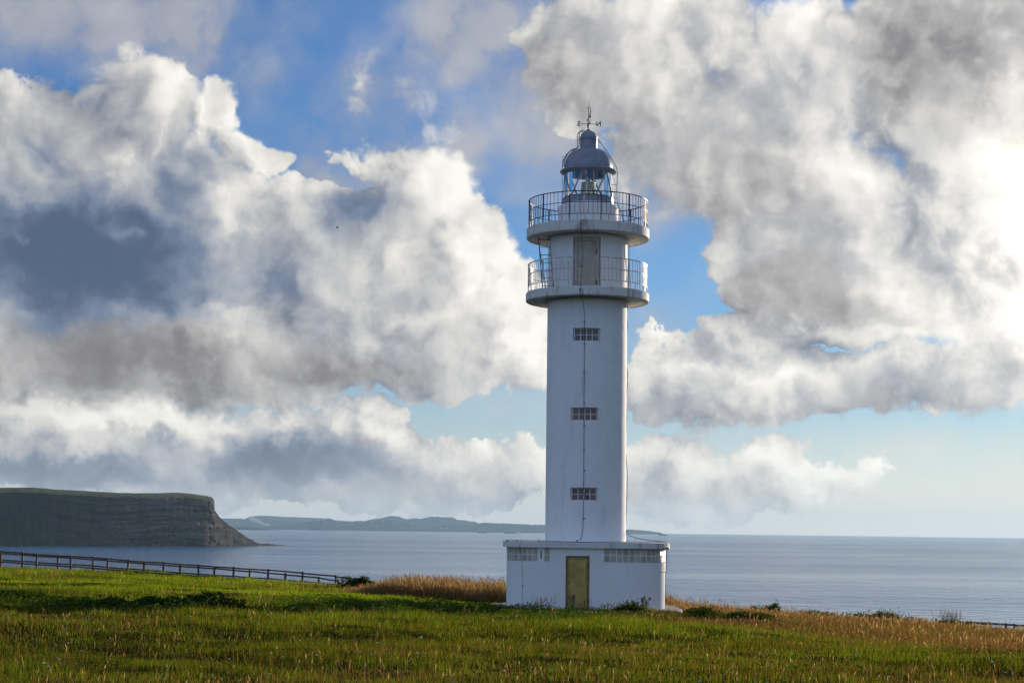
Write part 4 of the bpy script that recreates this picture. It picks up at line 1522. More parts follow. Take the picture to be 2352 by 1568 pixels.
for i, ((x, y), w, h) in enumerate(TOWN):
    D = 22050.0 if i != 29 else 24600.0
    p = at(x, y, D)
    W, H = w / 3.42 / 1.7415 / 3990 * D, h / 3.42 / 1.7415 / 3990 * D
    b0 = empty('town_building', (p.x, p.y, p.z - H * 0.5))
    tag(b0, {0: 'slender pale tower block on the ridge of the far town nearest the headland', 12: 'taller of two slim pale tower blocks above the middle of the far town', 13: 'shorter of two slim pale tower blocks above the middle of the far town'}.get(i, 'tiny pale building of the hazy town on the far shore'), 'building', 'buildings of the far town')
    MB().box((0, 0, H * 0.5 - 4), (W, W * 0.8, H + 8)).build('wall', M_HOUSE[i % 2], b0)
    MB().add([(-W * .54, -W * .45, H), (W * .54, -W * .45, H), (W * .54, W * .45, H), (-W * .54, W * .45, H), (-W * .5, 0, H + W * .16), (W * .5, 0, H + W * .16)],
             [(3, 2, 1, 0), (0, 1, 5, 4), (2, 3, 4, 5), (1, 2, 5), (3, 0, 4)]).build('roof', M_HOUSE[2], b0)

M_HULL = plain('ship_hull', (0.020, 0.026, 0.035), 0.6, 0, 0.2, 0.05)
M_SHIPW = plain('ship_house', (0.10, 0.12, 0.14), 0.6, 0, 0.1, 0.05)


def ship(x0, x1, yb, D, label, stern_left, house_h):
    p0, p1 = at(x0, yb, D), at(x1, yb, D)
    Ln = p1.x - p0.x
    root = empty('cargo_ship', ((p0.x + p1.x) / 2, D, SEA))
    tag(root, label, 'ship', 'ships off the far coast')
    s = 1 if stern_left else -1
    hl, hb, fr = Ln / 2, Ln * 0.07, Ln * 0.095
    vs, fs = [], []
    sec = [(-1.0, 0.85, 0.10), (-0.9, 1.0, 0.0), (0.6, 1.0, 0.0), (0.88, 0.6, 0.25), (1.0, 0.05, 0.5)]
    for (t, wd, sh) in sec:
        zt = fr * (1 + sh)
        vs += [(s * t * hl, -hb * wd, zt), (s * t * hl * 0.98, -hb * wd * 0.9, -3), (s * t * hl * 0.98, hb * wd * 0.9, -3), (s * t * hl, hb * wd, zt)]
    for i in range(len(sec) - 1):
        a, b = i * 4, i * 4 + 4
        fs += [(a, b, b + 1, a + 1), (a + 1, b + 1, b + 2, a + 2), (a + 2, b + 2, b + 3, a + 3), (a + 3, b + 3, b, a)]
    fs += [(0, 1, 2, 3), (16, 19, 18, 17)]
    MB().add(vs, fs).build('hull', M_HULL, root)
    MB().box((-s * hl * 0.80, 0, fr + house_h * 0.5), (Ln * 0.13, hb * 1.7, house_h)).box((-s * hl * 0.84, 0, fr + house_h * 1.2), (Ln * 0.05, hb * 0.6, house_h * 0.5)).build('bridge_house', M_SHIPW, root)
    for t in (-0.45, -0.1, 0.25, 0.55):
        MB().box((s * t * hl, 0, fr + 1.6), (Ln * 0.12, hb * 1.3, 3.2)).build('hatch_cover', M_HULL, root)
    MB().tube([(s * hl * 0.9, 0, fr * 1.2), (s * hl * 0.9, 0, fr * 1.2 + house_h)], Ln * 0.006, 5).build('mast', M_HULL, root)


ship(c2(1370, 0)[0], c2(1500, 0)[0], 1222, 18200, 'dark cargo ship before the far coast, the left one of two beside the tower', True, 20)
ship(c2(1735, 0)[0], c2(1890, 0)[0], 1222, 17800, 'long low cargo ship before the far coast, the one closer to the tower', False, 14)
ship(c3(1500, 0)[0], c3(1860, 0)[0], 1224, 16800, 'small cargo ship off the tip of the coast, right of the tower', True, 21)

# smoke rising on the far shore
sm = MB()
path = [c1(692, 246), c1(672, 232), c1(650, 225), c1(620, 232), c1(580, 215), c1(540, 196), c1(490, 170), c1(440, 150), c1(395, 130)]
pp = [at(x, y, 23600.0) for (x, y) in path]
rad = [5, 13, 15, 13, 17, 22, 26, 28, 12]
rings, nn = [], 12
for i, (p, r_) in enumerate(zip(pp, rad)):
    for k in range(nn):
        a = 2 * math.pi * k / nn
        w_ = 1 + 0.25 * math.sin(3 * a + i * 1.7)
        sm.v.append((p.x - pp[0].x + 0.5 * r_ * w_ * math.cos(a), r_ * math.sin(a), p.z - pp[0].z + r_ * w_ * math.cos(a)))
for i in range(len(pp) - 1):
    for k in range(nn):
        sm.f.append((i * nn + k, i * nn + (k + 1) % nn, (i + 1) * nn + (k + 1) % nn, (i + 1) * nn + k))
sm.f.append(tuple(range(nn - 1, -1, -1)))
sm.f.append(tuple((len(pp) - 1) * nn + k for k in range(nn)))
smm = bpy.data.materials.new('white_smoke')
smm.use_nodes = True
smm.node_tree.nodes.clear()
_g = NG(smm.node_tree)
_o, _p = _g.n('ShaderNodeOutputMaterial'), _g.n('ShaderNodeVolumePrincipled')
_p.inputs['Color'].default_value = (0.95, 0.95, 0.95, 1)
_p.inputs['Density'].default_value = 0.03
_g.put(_o.inputs['Volume'], _p.outputs[0])
so = sm.build('smoke_plume', smm, sm=60, loc=tuple(pp[0]))
tag(so, 'white smoke drifting left from the low far shore beside the headland', 'smoke')

# ------------------------------------------------------------------ birds
M_BIRD = plain('dark_plumage', (0.020, 0.015, 0.012), 0.8, 0, 0.2, 20)


def bird(x, y, D, label, span, yaw, dihed, sweep):
    """body and both wings as one skin"""
    root_v, f = [], []
    b = MB()
    n = 8
    body = [(-0.30, 0.01), (-0.22, 0.05), (-0.05, 0.085), (0.12, 0.07), (0.24, 0.045), (0.33, 0.012)]
    for (t, r_) in body:
        for k in range(n):
            a = 2 * math.pi * k / n
            b.v.append((r_ * math.cos(a) * span * 0.9, -t * span, r_ * math.sin(a) * span * 0.8))
    for i in range(len(body) - 1):
        for k in range(n):
            b.f.append((i * n + k, i * n + (k + 1) % n, (i + 1) * n + (k + 1) % n, (i + 1) * n + k))
    for s in (-1, 1):
        wing = [(0.03, 0.16, 0.0), (0.22, 0.17, 0.05), (0.38, 0.11, 0.15), (0.50, 0.02, 0.30)]
        o = len(b.v)
        for (u, chord, sw) in wing:
            z = u * math.tan(dihed) * span
            yy = (-0.08 + sw * sweep) * span
            b.v += [(s * u * span, yy, z + 0.012 * span), (s * u * span, yy + chord * span, z + 0.008 * span), (s * u * span, yy + chord * 0.5 * span, z - 0.008 * span)]
        for i in range(3):
            for k in range(3):
                b.f.append((o + i * 3 + k, o + i * 3 + (k + 1) % 3, o + i * 3 + 3 + (k + 1) % 3, o + i * 3 + 3 + k))
    ob = b.build('bird', M_BIRD, sm=60, loc=tuple(at(x, y, D)))
    ob.rotation_euler = yaw
    tag(ob, label, 'bird', 'birds in the sky')


bird(774.5, 523, 130.0, 'dark swift-like bird banking against the bright cloud left of the lantern', 0.42, (R(10), R(-48), R(62)), R(14), 1.0)
bird(308.5, 636, 170.0, 'small dark bird gliding before the dark grey cloud on the left', 0.46, (R(12), 0, R(10)), R(-14), 0.6)

# ------------------------------------------------------------------ vegetation
def wob(X, Y, k, seed):
    r = np.random.default_rng(seed)
    o = 0
    for i in range(5):
        th = r.uniform(0, 6.28)
        f = k * 1.6 ** i
        o = o + 0.62 ** i * np.sin((X * np.cos(th) + Y * np.sin(th)) * f + r.uniform(0, 6.28) + 1.3 * np.sin((X * np.sin(th) - Y * np.cos(th)) * f * 0.7 + r.uniform(0, 6.28)))
    return o / 1.7


def sstep(x, a, b):
    t = np.clip((x - a) / (b - a), 0, 1)
    return t * t * (3 - 2 * t)


def scatter(n, y0, y1, power, wide=0.325):
    """points over the field of view's ground, thinning with distance"""
    e = 2.0 - power
    u = rng.uniform(0, 1, n)
    Y = (y0 ** e + u * (y1 ** e - y0 ** e)) ** (1 / e)
    X = rng.uniform(-1, 1, n) * Y * wide
    return X, Y


def off_house(X, Y, pad=0.45, padx=None):
    return ~((np.abs(X - LX) < HX + (pad if padx is None else padx)) & (np.abs(Y - LY) < HY + pad))


def blades(X, Y, h, w, tint, lean=0.35, Z=None, flop=0.0):
    n = len(X)
    Z = ground(X, Y) - 0.02 if Z is None else Z
    a = rng.uniform(0, math.pi, n)
    dx, dy = np.cos(a), np.sin(a)
    ph = rng.uniform(0, 6.283, n)
    ln = np.abs(rng.normal(0, lean, n)) * h
    lx, ly = np.cos(ph) * ln - flop * h, np.sin(ph) * ln
    V = np.zeros((n, 5, 3))
    for i, (s, t, u, ww) in enumerate(((-1, 0, 0, 1), (1, 0, 0, 1), (-1, 0.55, 0.33, 0.75), (1, 0.55, 0.33, 0.75), (0, 1.0, 1.0, 0))):
        V[:, i, 0] = X + s * dx * w * 0.5 * ww + lx * u
        V[:, i, 1] = Y + s * dy * w * 0.5 * ww + ly * u
        V[:, i, 2] = Z + h * t * np.sqrt(np.clip(1 - (u * ln / np.maximum(h, 1e-3)) ** 2 * 0.3, 0.2, 1))
    base = (np.arange(n) * 5)[:, None]
    quad = base + np.array([0, 1, 3, 2])
    tri = base + np.array([2, 3, 4])
    loops = np.concatenate([np.concatenate([quad, tri], 1).ravel()])
    fn = np.tile([4, 3], n)
    return V.reshape(-1, 3), fn, loops, np.repeat(tint, 5, axis=0)


def stalks(X, Y, h, w, tint, head, hw=3.0, lean=0.16, hl=0.26, flop=0.0, Z=None):
    n = len(X)
    Z = ground(X, Y) - 0.02 if Z is None else Z
    a = rng.uniform(0, math.pi, n)
    dx, dy = np.cos(a), np.sin(a)
    ph = rng.uniform(0, 6.283, n)
    ln = np.abs(rng.normal(0, lean, n)) * h
    lx, ly = np.cos(ph) * ln - flop * h, np.sin(ph) * ln
    V = np.zeros((n, 7, 3))
    for i, (s, t, ww) in enumerate(((-1, 0, 1), (1, 0, 1), (-1, 1 - hl, .8), (1, 1 - hl, .8), (-1, 1 - hl * .6, hw), (1, 1 - hl * .6, hw), (0, 1.0, 0))):
        u = t * t
        V[:, i, 0] = X + s * dx * w * 0.5 * ww + lx * u
        V[:, i, 1] = Y + s * dy * w * 0.5 * ww + ly * u
        V[:, i, 2] = Z + h * t
    base = (np.arange(n) * 7)[:, None]
    loops = np.concatenate([base + np.array([0, 1, 3, 2]), base + np.array([2, 3, 5, 4]), base + np.array([4, 5, 6])], 1).ravel()
    T = np.zeros((n, 7, 3))
    T[:, :4] = tint[:, None]
    T[:, 4:] = head[:, None]
    return V.reshape(-1, 3), np.tile([4, 4, 3], n), loops, T.reshape(-1, 3)


def join(parts):
    vs, fn, lp, tt, o = [], [], [], [], 0
    for (v, f, l, t) in parts:
        vs.append(v)
        fn.append(f)
        lp.append(l + o)
        tt.append(t)
        o += len(v)
    return np.concatenate(vs), np.concatenate(fn), np.concatenate(lp), np.concatenate(tt)


def pick(n, cols, jit=0.18):
    cols = np.array(cols)
    c = cols[rng.integers(0, len(cols), n)]
    return np.clip(c * rng.normal(1, jit, (n, 1)) * rng.normal(1, 0.06, (n, 3)), 0.004, 0.9)


M_GRASS = leafy('grass_blade', 0.62, 0.004, boost=(1.6, 1.6, 0.45))
M_STRAW = leafy('dry_stalk', 0.52, 0.02, boost=(1.5, 1.3, 0.8))
M_LEAF = leafy('herb_leaf', 0.45, 0.008, boost=(1.4, 1.5, 0.5))

GREEN = [(0.042, 0.070, 0.005), (0.056, 0.082, 0.006), (0.068, 0.086, 0.007), (0.030, 0.058, 0.005), (0.085, 0.072, 0.012)]
LIME = [(0.092, 0.130, 0.008), (0.108, 0.132, 0.010), (0.074, 0.120, 0.008)]
BROWN = [(0.145, 0.080, 0.028), (0.185, 0.108, 0.040), (0.105, 0.058, 0.022)]
STRAW = [(0.30, 0.22, 0.11), (0.36, 0.28, 0.16), (0.27, 0.17, 0.075)]


def dryness(X, Y):
    d = sstep(X + (Y - 47) * 0.42 + 1.2 * wob(X, Y, 0.4, 33), 6, 15) * 0.88
    d = np.maximum(d, sstep(Y, 84, 88) * sstep(X, -8.5, -6.0))
    d = np.maximum(d, 0.24 * sstep(46 - Y, 0, 16))
    return np.clip(d + 0.20 * wob(X, Y, 0.35, 31) + 0.12 * wob(X, Y, 1.6, 32), 0, 1)


def lawn(X, Y):       # the short bright turf left of the tower
    return sstep(Y, 67, 72) * (1 - sstep(Y, 84, 87)) * (1 - sstep(X, -0.5, 1.5))


# --- green grass
X, Y = scatter(560000, 20, 122, 1.35)
dr = dryness(X, Y)
keep = off_house(X, Y) & (rng.uniform(0, 1, len(X)) > dr * 0.90)
X, Y, dr = X[keep], Y[keep], dr[keep]
lw = lawn(X, Y)
clump = wob(X, Y, 0.8, 41)
h = (0.14 + 0.055 * clump + 0.075 * wob(X, Y, 2.4, 44)) * rng.uniform(0.55, 1.35, len(X)) * (0.8 + 0.5 * sstep(Y, 35, 60))
h = h * (1 - 0.45 * lw) * (1 + 0.25 * sstep(X, -8, -2) * (Y > 55) * (1 - lw))
h = h * (1 - 0.5 * sstep(Y, 52, 58) * (Y < 70) * sstep(X, -4, -1) * (1 - sstep(X, 8, 10)))
h = np.maximum(h, 0.035)
w = np.maximum(0.005, Y * 0.00019) * rng.uniform(0.7, 1.4, len(X))
t1, t2 = pick(len(X), GREEN), pick(len(X), LIME)
mixf = np.clip(0.14 + 0.22 * sstep(Y, 40, 60) + 0.38 * wob(X, Y, 0.25, 45) + 0.5 * lw + 0.20 * sstep(Y, 60, 100) * (X < -3), 0, 1)[:, None]
tint = t1 * (1 - mixf) + t2 * mixf
tint = tint * (1.16 + 0.42 * sstep(Y, 40, 58) + 0.30 * wob(X, Y, 0.45, 49) + 0.28 * wob(X, Y, 1.1, 46) + 0.22 * wob(X, Y, 3.3, 47))[:, None]
tint = np.clip(tint, 0.003, 0.9)
yel = (rng.uniform(0, 1, len(X)) < 0.05)
tint[yel] = pick(yel.sum(), STRAW)
oli = rng.uniform(0, 1, len(X)) < (0.20 + 0.25 * sstep(wob(X, Y, 0.7, 48), 0, 1)) * (1 - 0.65 * sstep(Y, 42, 60) * (X < 4))
tint[oli] = pick(oli.sum(), [(0.080, 0.062, 0.014), (0.060, 0.048, 0.012), (0.105, 0.080, 0.020)])
grass = link('meadow_grass', soup('meadow_grass', *blades(X, Y, h, w, tint, 0.42)), M_GRASS)
tag(grass, 'short green meadow grass covering the field before the tower', 'grass', kind='stuff')

# --- rusty seed stalks through the meadow
parts = []
X, Y = scatter(150000, 20, 100, 1.35)
dr = dryness(X, Y)
keep = off_house(X, Y) & (rng.uniform(0, 1, len(X)) < 0.05 + dr * 0.8) & (lawn(X, Y) < 0.4)
X, Y, dr = X[keep], Y[keep], dr[keep]
h = (0.19 + 0.05 * wob(X, Y, 0.6, 51)) * rng.uniform(0.7, 1.35, len(X)) * (1 + 0.35 * sstep(X, 6, 16)) * (0.85 + 0.4 * sstep(Y, 35, 60))
w = np.maximum(0.0035, Y * 0.00012) * rng.uniform(0.8, 1.3, len(X))
parts.append(stalks(X, Y, h, w, pick(len(X), BROWN), pick(len(X), BROWN), 1.9))
sel = rng.uniform(0, 1, len(X)) < 0.06
parts.append(stalks(X[sel], Y[sel], h[sel] * 1.35, w[sel] * 1.2, pick(sel.sum(), STRAW), pick(sel.sum(), STRAW), 4.2, 0.25, 0.34))
seed = link('seed_grass', soup('seed_grass', *join(parts)), M_STRAW)
tag(seed, 'rusty brown seeding grass stalks standing through the meadow', 'grass', kind='stuff')

# --- tall dry stand behind the tower and on the right slope
parts = []
n = 60000
X = rng.uniform(-8.5, 8.5, n)
Y = rng.uniform(86, 100, n)
e = sstep(X + 0.5 * wob(Y, X, 0.7, 5), -8.3, -6.4)
k = rng.uniform(0, 1, n) < e
X, Y = X[k], Y[k]
h = (0.74 + 0.14 * wob(X, Y, 0.9, 61)) * rng.uniform(0.40, 1.0, len(X)) ** 0.8 * np.where(rng.uniform(0, 1, len(X)) < 0.13, 1.5, 1.1) * (0.55 + 0.45 * sstep(X, -8.2, -5.0))
parts.append(stalks(X, Y, h, rng.uniform(0.008, 0.018, len(X)), pick(len(X), BROWN + STRAW), pick(len(X), BROWN[:2] + STRAW), 2.4, 0.2, 0.26, 0.07))
n = 80000
X = rng.uniform(6.5, 40, n)
Y = rng.uniform(72, 118, n)
lo = 74 + 0.0 * X
k = (Y > 72 + 5 * sstep(X, 20, 6)) & off_house(X, Y, 1.0) & (np.abs(X) < Y * 0.33)
X, Y = X[k], Y[k]
h = (0.36 + 0.10 * wob(X, Y, 0.7, 63)) * rng.uniform(0.4, 1.2, len(X)) * np.where(rng.uniform(0, 1, len(X)) < 0.05, 1.6, 1.0) * (1 + 0.5 * sstep(14 - X, 0, 6)) * (1 - 0.45 * sstep(X, 22, 30))
parts.append(stalks(X, Y, h, rng.uniform(0.008, 0.018, len(X)), pick(len(X), BROWN + STRAW[2:]), pick(len(X), BROWN + STRAW), 2.4, 0.24, 0.28, 0.05))
n = 70000
X = rng.uniform(4, 28, n)
Y = rng.uniform(42, 84, n)
k = (np.abs(X) < Y * 0.33) & off_house(X, Y, 0.6) & (rng.uniform(0, 1, n) < dryness(X, Y) ** 1.5)
X, Y = X[k], Y[k]
h = (0.24 + 0.07 * wob(X, Y, 0.9, 64)) * rng.uniform(0.5, 1.3, len(X))
parts.append(stalks(X, Y, h, rng.uniform(0.006, 0.014, len(X)), pick(len(X), BROWN), pick(len(X), BROWN + STRAW[2:]), 2.0, 0.26, 0.28, 0.05))
dry = link('dry_grass', soup('dry_grass', *join(parts)), M_STRAW)
tag(dry, 'tall dry golden grass behind the tower and along the cliff edge', 'grass', kind='stuff')


# --- leafy herbs
def leaves(X, Y, Z, size, tint, flat=0.5):
    n = len(X)
    d1 = rng.normal(0, 1, (n, 3))
    d1[:, 2] = d1[:, 2] * flat + 0.3
    d1 /= np.linalg.norm(d1, axis=1)[:, None]
    d2 = np.cross(d1, rng.normal(0, 1, (n, 3)))
    d2 /= np.linalg.norm(d2, axis=1)[:, None]
    c = np.stack([X, Y, Z], 1)
    s = size[:, None]
    V = np.stack([c - d1 * s, c + d2 * s * 0.45 - d1 * s * 0.1, c + d1 * s, c - d2 * s * 0.45 - d1 * s * 0.1], 1)
    base = (np.arange(n) * 4)[:, None]
    loops = (base + np.array([0, 1, 2, 3])).ravel()
    return V.reshape(-1, 3), np.full(n, 4), loops, np.repeat(tint, 4, axis=0)


DARKLEAF = [(0.026, 0.046, 0.009), (0.036, 0.062, 0.011), (0.030, 0.048, 0.012)]
MIDLEAF = [(0.050, 0.088, 0.012), (0.062, 0.104, 0.014), (0.042, 0.074, 0.014)]


def herb_field(n, xr, yr, prob, hmax, cols, size=(0.02, 0.05)):
    X = rng.uniform(*xr, n)
    Y = rng.uniform(*yr, n)
    k = (rng.uniform(0, 1, n) < prob(X, Y)) & off_house(X, Y, 0.15, 0.75)
    X, Y = X[k], Y[k]
    H = hmax * np.clip(0.55 + 0.5 * wob(X, Y, 1.4, 71), 0.12, 1.2)
    Z = ground(X, Y) + H * rng.uniform(0, 1, len(X)) ** 0.7
    return leaves(X, Y, Z, rng.uniform(*size, len(X)), pick(len(X), cols))


parts = []
# belt in front of the tower
parts.append(herb_field(130000, (-10, 12), (51, 67.2), lambda X, Y: sstep(Y + 3.5 * wob(X, Y, 0.5, 72), 55, 61) * sstep(X, -10, -5) * (1 - 0.7 * sstep(X, 5, 9)), 0.35, MIDLEAF, (0.022, 0.05)))
# belt running off to the left
parts.append(herb_field(60000, (-20, -2), (38, 60), lambda X, Y: sstep(wob(X, Y, 0.4, 73) + 1.9 * np.exp(-((Y - 47 - 0.75 * (X + 15)) / 3.2) ** 2), 0.7, 1.3), 0.42, DARKLEAF + MIDLEAF))
# patches through the field
parts.append(herb_field(130000, (-32, 30), (22, 112), lambda X, Y: sstep(wob(X, Y, 0.55, 74), 0.45, 0.85) * 0.9, 0.24, MIDLEAF + DARKLEAF))
herbs = link('meadow_herbs', soup('meadow_herbs', *join(parts)), M_LEAF)
tag(herbs, 'low leafy weeds in patches through the meadow and round the tower foot', 'herbs', kind='stuff')


# --- white umbels and other small blossom
def umbels(X, Y, h, r, tint, stalk):
    n = len(X)
    Z = ground(X, Y)
    p1 = stalks(X, Y, h, np.full(n, 0.008), stalk, stalk, 1.0, 0.02)
    m = 7
    ph = rng.uniform(0, 6.28, n)
    tl = rng.normal(0, 0.18, (n, 2))
    V = np.zeros((n, m + 1, 3))
    V[:, 0] = np.stack([X, Y, Z + h + r * 0.45], 1)
    for k in range(m):
        a = ph + 2 * math.pi * k / m
        rr_ = r * rng.uniform(0.8, 1.15, n)
        ox, oy = np.cos(a) * rr_, np.sin(a) * rr_
        V[:, k + 1] = np.stack([X + ox, Y + oy, Z + h + ox * tl[:, 0] + oy * tl[:, 1]], 1)
    base = (np.arange(n) * (m + 1))[:, None]
    loops = np.concatenate([base + np.array([0, 1 + k, 1 + (k + 1) % m]) for k in range(m)], 1).ravel()
    return join([p1, (V.reshape(-1, 3), np.full(n * m, 3), loops, np.repeat(tint, m + 1, axis=0))])


parts = []
X, Y = scatter(260, 22, 70, 1.0)
k = off_house(X, Y, 1.0)
X, Y = X[k], Y[k]
parts.append(umbels(X, Y, rng.uniform(0.18, 0.32, len(X)), rng.uniform(0.014, 0.034, len(X)), pick(len(X), [(0.66, 0.63, 0.54), (0.50, 0.47, 0.38)], 0.1), pick(len(X), GREEN)))
n = 260
X = rng.uniform(7, 27, n)
Y = rng.uniform(52, 92, n)
k = np.abs(X) < Y * 0.31
X, Y = X[k], Y[k]
parts.append(umbels(X, Y, rng.uniform(0.35, 0.6, len(X)), rng.uniform(0.025, 0.06, len(X)), pick(len(X), [(0.46, 0.42, 0.33), (0.36, 0.31, 0.23)], 0.15), pick(len(X), BROWN)))
n = 70
X = rng.uniform(-7.5, 1, n)
Y = rng.uniform(87, 93, n)
parts.append(umbels(X, Y, rng.uniform(0.8, 1.15, n), rng.uniform(0.03, 0.065, n), pick(n, [(0.10, 0.08, 0.05), (0.20, 0.15, 0.08)], 0.15), pick(n, BROWN)))
n = 60
X, Y = scatter(n, 22, 66, 1.0)
parts.append(umbels(X, Y, rng.uniform(0.2, 0.35, n), rng.uniform(0.012, 0.022, n), pick(n, [(0.42, 0.16, 0.30), (0.50, 0.24, 0.36)], 0.1), pick(n, GREEN)))
fl = link('wildflowers', soup('wildflowers', *join(parts)), leafy('petal', 0.35, 0.03, boost=(1, 1, 1)))
tag(fl, 'scattered white umbels, dry flower heads and pink blossom in the grass', 'wildflowers', kind='stuff')


# --- bushes: stems and a ragged crown of single leaves
def bush(name, c, rx, ry, h, n, cols, label, cat='bush', size=(0.03, 0.07), group=None, spiky=0.25, lobes=9):
    z0 = float(ground(c[0], c[1]))
    root = empty(name, (c[0], c[1], z0 - 0.03))
    tag(root, label, cat, group)
    r = np.random.default_rng(abs(hash(label)) % 9999 if False else int(abs(c[0] * 31 + c[1] * 17) * 10) % 9999)
    P = []
    st = MB()
    for k in range(lobes):
        a = r.uniform(0, 6.28)
        q = r.uniform(0, 0.8) ** 0.7
        cx, cy = math.cos(a) * rx * q, math.sin(a) * ry * q
        ch = h * r.uniform(0.55, 1.0) * (1 - 0.45 * q * q)
        lr = r.uniform(0.28, 0.5)
        m = n // lobes
        u = r.normal(0, 1, (m, 3))
        u /= np.linalg.norm(u, axis=1)[:, None]
        rad = r.uniform(0.35, 1.0, m) ** 0.5 * (1 + spiky * r.normal(0, 1, m) * (r.uniform(0, 1, m) < 0.3))
        P.append(np.stack([cx + u[:, 0] * rad * rx * lr, cy + u[:, 1] * rad * ry * lr, np.abs(ch * 0.55 + u[:, 2] * rad * ch * 0.45)], 1))
        st.tube([(cx * 0.3, cy * 0.3, -0.05), (cx * 0.7, cy * 0.7, ch * 0.45), (cx, cy, ch * 0.9)], 0.02, 5, r1=0.006)
    P = np.concatenate(P)
    me = soup('foliage', *leaves(P[:, 0], P[:, 1], P[:, 2], r.uniform(*size, len(P)), pick(len(P), cols), 0.7))
    tag(link('foliage', me, M_LEAF, root), kind='stuff')
    st.build('stem', M_WOOD, root, 60)
    return root


def gp(x, y, d):
    p = at(x, y, d)
    return (p.x, p.y)


bush('bramble_bush', gp(822, 1350, 99), 1.15, 0.9, 1.1, 6500, DARKLEAF, 'dark green bramble bush where the left fences end, beside the dry grass')
bush('bramble_bush', gp(868, 1360, 96), 0.6, 0.6, 0.6, 2400, DARKLEAF + BROWN[2:], 'low dark bramble at the left foot of the dry grass stand')
LEFTB = [(40, 52, 1.5, 0.30, 'low dark scrub mound at the left edge of the meadow'), (150, 51, 1.3, 0.26, 'low dark scrub mound, second from the left edge of the meadow'), (270, 50.5, 1.3, 0.26, 'low dark scrub mound, third from the left edge of the meadow'),
         (380, 51, 1.2, 0.36, 'low dark scrub mound just left of the tallest scrub in the meadow'), (465, 52, 1.2, 0.52, 'tallest dark scrub mound in the left meadow'), (535, 53, 0.9, 0.32, 'small dark scrub mound right of the tallest scrub in the meadow')]
for (x, d, rx, h, lab) in LEFTB:
    bush('scrub_mound', gp(x, 1400, d), rx, 1.2, h * 1.45, 3800, DARKLEAF + MIDLEAF[2:], lab, group='scrub mounds in the left meadow')
RIGHTB = [(1620, 1425, 62, 0.9, 0.30, 'dark scrub before the concrete apron right of the tower'), (1700, 1432, 61, 1.0, 0.28, 'dark scrub in the brown grass a little right of the tower'), (1440, 1412, 64.3, 0.9, 0.34, 'dark weedy bush at the tower foot right of the entrance'),
          (1960, 1425, 92, 1.4, 0.38, 'green fern bush on the right skyline, left of the reed tussock'), (2090, 1432, 98, 1.2, 0.36, 'green fern bush just left of the reed tussock'), (1870, 1420, 88, 1.0, 0.4, 'small green fern bush on the right skyline'),
          (2020, 1450, 80, 1.4, 0.45, 'dark fern clump on the brown slope below the right skyline'), (2190, 1455, 90, 1.3, 0.42, 'dark fern clump below the reed tussock'), (2300, 1468, 104, 1.8, 0.30, 'dark scrub hiding the right fence at the picture edge'),
          (2385, 1475, 104, 1.6, 0.34, 'dark scrub cut by the right picture edge'), (2253, 1455, 112, 0.5, 0.45, 'small leafy bush growing against the right fence'), (1760, 1392, 86, 0.6, 0.62, 'lone green shrub standing in the dry grass right of the tower')]
for (x, y, d, rx, h, lab) in RIGHTB:
    bush('fern_bush' if 'fern' in lab else 'scrub_bush', gp(x, y, d), rx * 1.2, 1.3, h * 2.0, 5200, (MIDLEAF + DARKLEAF) if 'green' in lab else DARKLEAF + BROWN[2:], lab, group='bushes right of the tower', spiky=0.45)


# --- thistles by the tower
M_STEM = leafy('thistle_stem', 0.35, 0.03, (0.24, 0.27, 0.12))
M_TUFT = leafy('thistle_flower', 0.35, 0.0, (0.42, 0.12, 0.36), (1, 1, 1))


def thistle(x, d, top_y, branches, label, seed):
    r = random.Random(seed)
    p = at(x, top_y, d)
    z0 = float(ground(p.x, p.y))
    H = p.z - z0
    root = empty('thistle', (p.x, p.y, z0 - 0.03))
    tag(root, label, 'thistle', 'thistles at the tower foot')
    heads = []
    for k in range(branches):
        a = r.uniform(0, 6.28)
        hh = H * (1.0 if k == 0 else r.uniform(0.72, 0.98))
        sp = 0.03 if k == 0 else r.uniform(0.06, 0.20)
        pts = [Vector((0, 0, 0)), Vector((math.cos(a) * sp * 0.3, math.sin(a) * sp * 0.3, hh * 0.5)), Vector((math.cos(a) * sp, math.sin(a) * sp, hh))]
        st = MB().tube(pts, 0.018, 5, r1=0.010).build('stem', M_STEM, root, 60)
        heads.append(pts[-1])
        lf = MB()
        for j in range(16):
            f = r.uniform(0.1, 0.95)
            c = pts[0].lerp(pts[2], f)
            b = r.uniform(0, 6.28)
            ln = 0.17 * (1.1 - 0.6 * f)
            d_ = Vector((math.cos(b), math.sin(b), r.uniform(0.2, 0.9))).normalized()
            s_ = d_.cross(Vector((0, 0, 1))).normalized() * ln * 0.22
            lf.add([c, c + d_ * ln * 0.35 + s_, c + d_ * ln * 0.5 + s_ * 0.4, c + d_ * ln * 0.7 + s_ * 0.9, c + d_ * ln, c + d_ * ln * 0.7 - s_ * 0.9, c + d_ * ln * 0.5 - s_ * 0.4, c + d_ * ln * 0.35 - s_], [tuple(range(8))])
        me = bpy.data.meshes.new('leaf')
        me.from_pydata(lf.v, [], lf.f)
        tag(link('leaf', me, M_STEM, root), kind='stuff')
        for j in range(3 if k == 0 else 2):
            q = pts[2] + Vector((r.uniform(-.05, .05), r.uniform(-.05, .05), -j * 0.05)) * (1 if j else 0)
            hd = MB().lathe([(0.0, -0.045), (0.030, -0.028), (0.036, 0.0), (0.026, 0.024), (0.018, 0.03)], 10, c=q).build('flower_head', M_STEM, root, 60)
            if r.random() < 0.4:
                MB().lathe([(0.012, 0.028), (0.034, 0.07), (0.0, 0.062)], 10, c=q).build('blossom', M_TUFT, hd, 60)


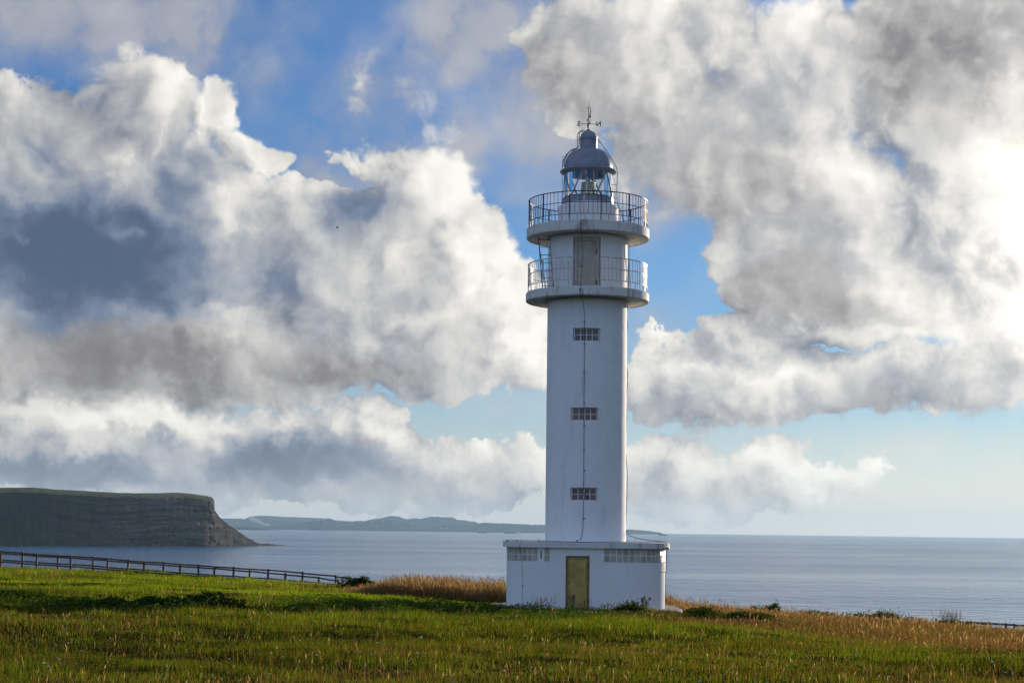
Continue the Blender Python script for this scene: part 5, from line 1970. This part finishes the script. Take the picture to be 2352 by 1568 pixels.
thistle(1317, 64.2, 1364, 5, 'tall branched thistle with pink flowers standing before the entrance door', 1)
thistle(1450, 65.4, 1377, 3, 'thin thistle with one pink flower, leftmost of three before the right wall', 2)
thistle(1464, 65.5, 1381, 2, 'shortest thistle, the middle of three before the right wall', 3)
thistle(1481, 65.5, 1367, 6, 'tallest thick thistle, rightmost of three before the right wall', 4)

# pale grass tufts against the wall
def tuft(name, x, d, h, n, cols, label, cat, spread, lean, group=None, mat=None, heads=STRAW):
    p = at(x, 1400, d)
    z0 = float(ground(p.x, p.y))
    root = empty(name, (p.x, p.y, z0 - 0.02))
    tag(root, label, cat, group)
    X = rng.normal(0, spread, n)
    Y = rng.normal(0, spread, n)
    hh = h * rng.uniform(0.6, 1.05, n)
    me = soup('stalk', *stalks(X, Y, hh, np.full(n, 0.012), pick(n, cols), pick(n, heads), 2.6, lean, 0.35, 0.0, np.zeros(n)))
    tag(link('stalk', me, mat or M_STRAW, root), kind='stuff')
    me = soup('blade', *blades(X, Y, hh * 0.6, np.full(n, 0.012), pick(n, GREEN + BROWN), lean * 1.5, np.zeros(n)))
    tag(link('blade', me, M_GRASS, root), kind='stuff')


G6 = 'grass tufts against the tower wall'
tuft('grass_tuft', 1222, 66.3, 0.55, 22, STRAW, 'pale feathery grass tuft left of the entrance, the one further from the door', 'grass tuft', 0.16, 0.3, G6)
tuft('grass_tuft', 1248, 66.3, 0.72, 26, STRAW, 'pale feathery grass tuft just left of the entrance door', 'grass tuft', 0.18, 0.3, G6)
tuft('grass_tuft', 1338, 65.6, 0.70, 26, STRAW, 'golden grass tuft standing in front of the door right of the big thistle', 'grass tuft', 0.16, 0.22, G6)
tuft('grass_tuft', 1400, 66.2, 0.60, 30, STRAW, 'thin pale grass tuft before the wall right of the door', 'grass tuft', 0.35, 0.25, G6)
tuft('grass_tuft', 1505, 66.0, 0.55, 24, BROWN, 'thin brown grass tuft at the right corner of the base building', 'grass tuft', 0.25, 0.2, G6)
tuft('reed_tussock', 2180, 108, 1.55, 90, [(0.045, 0.05, 0.025), (0.08, 0.07, 0.035)], 'tall dark spiky reed tussock on the right skyline beside the fence', 'reed tussock', 0.33, 0.34, heads=[(0.05, 0.05, 0.025), (0.10, 0.07, 0.035)])
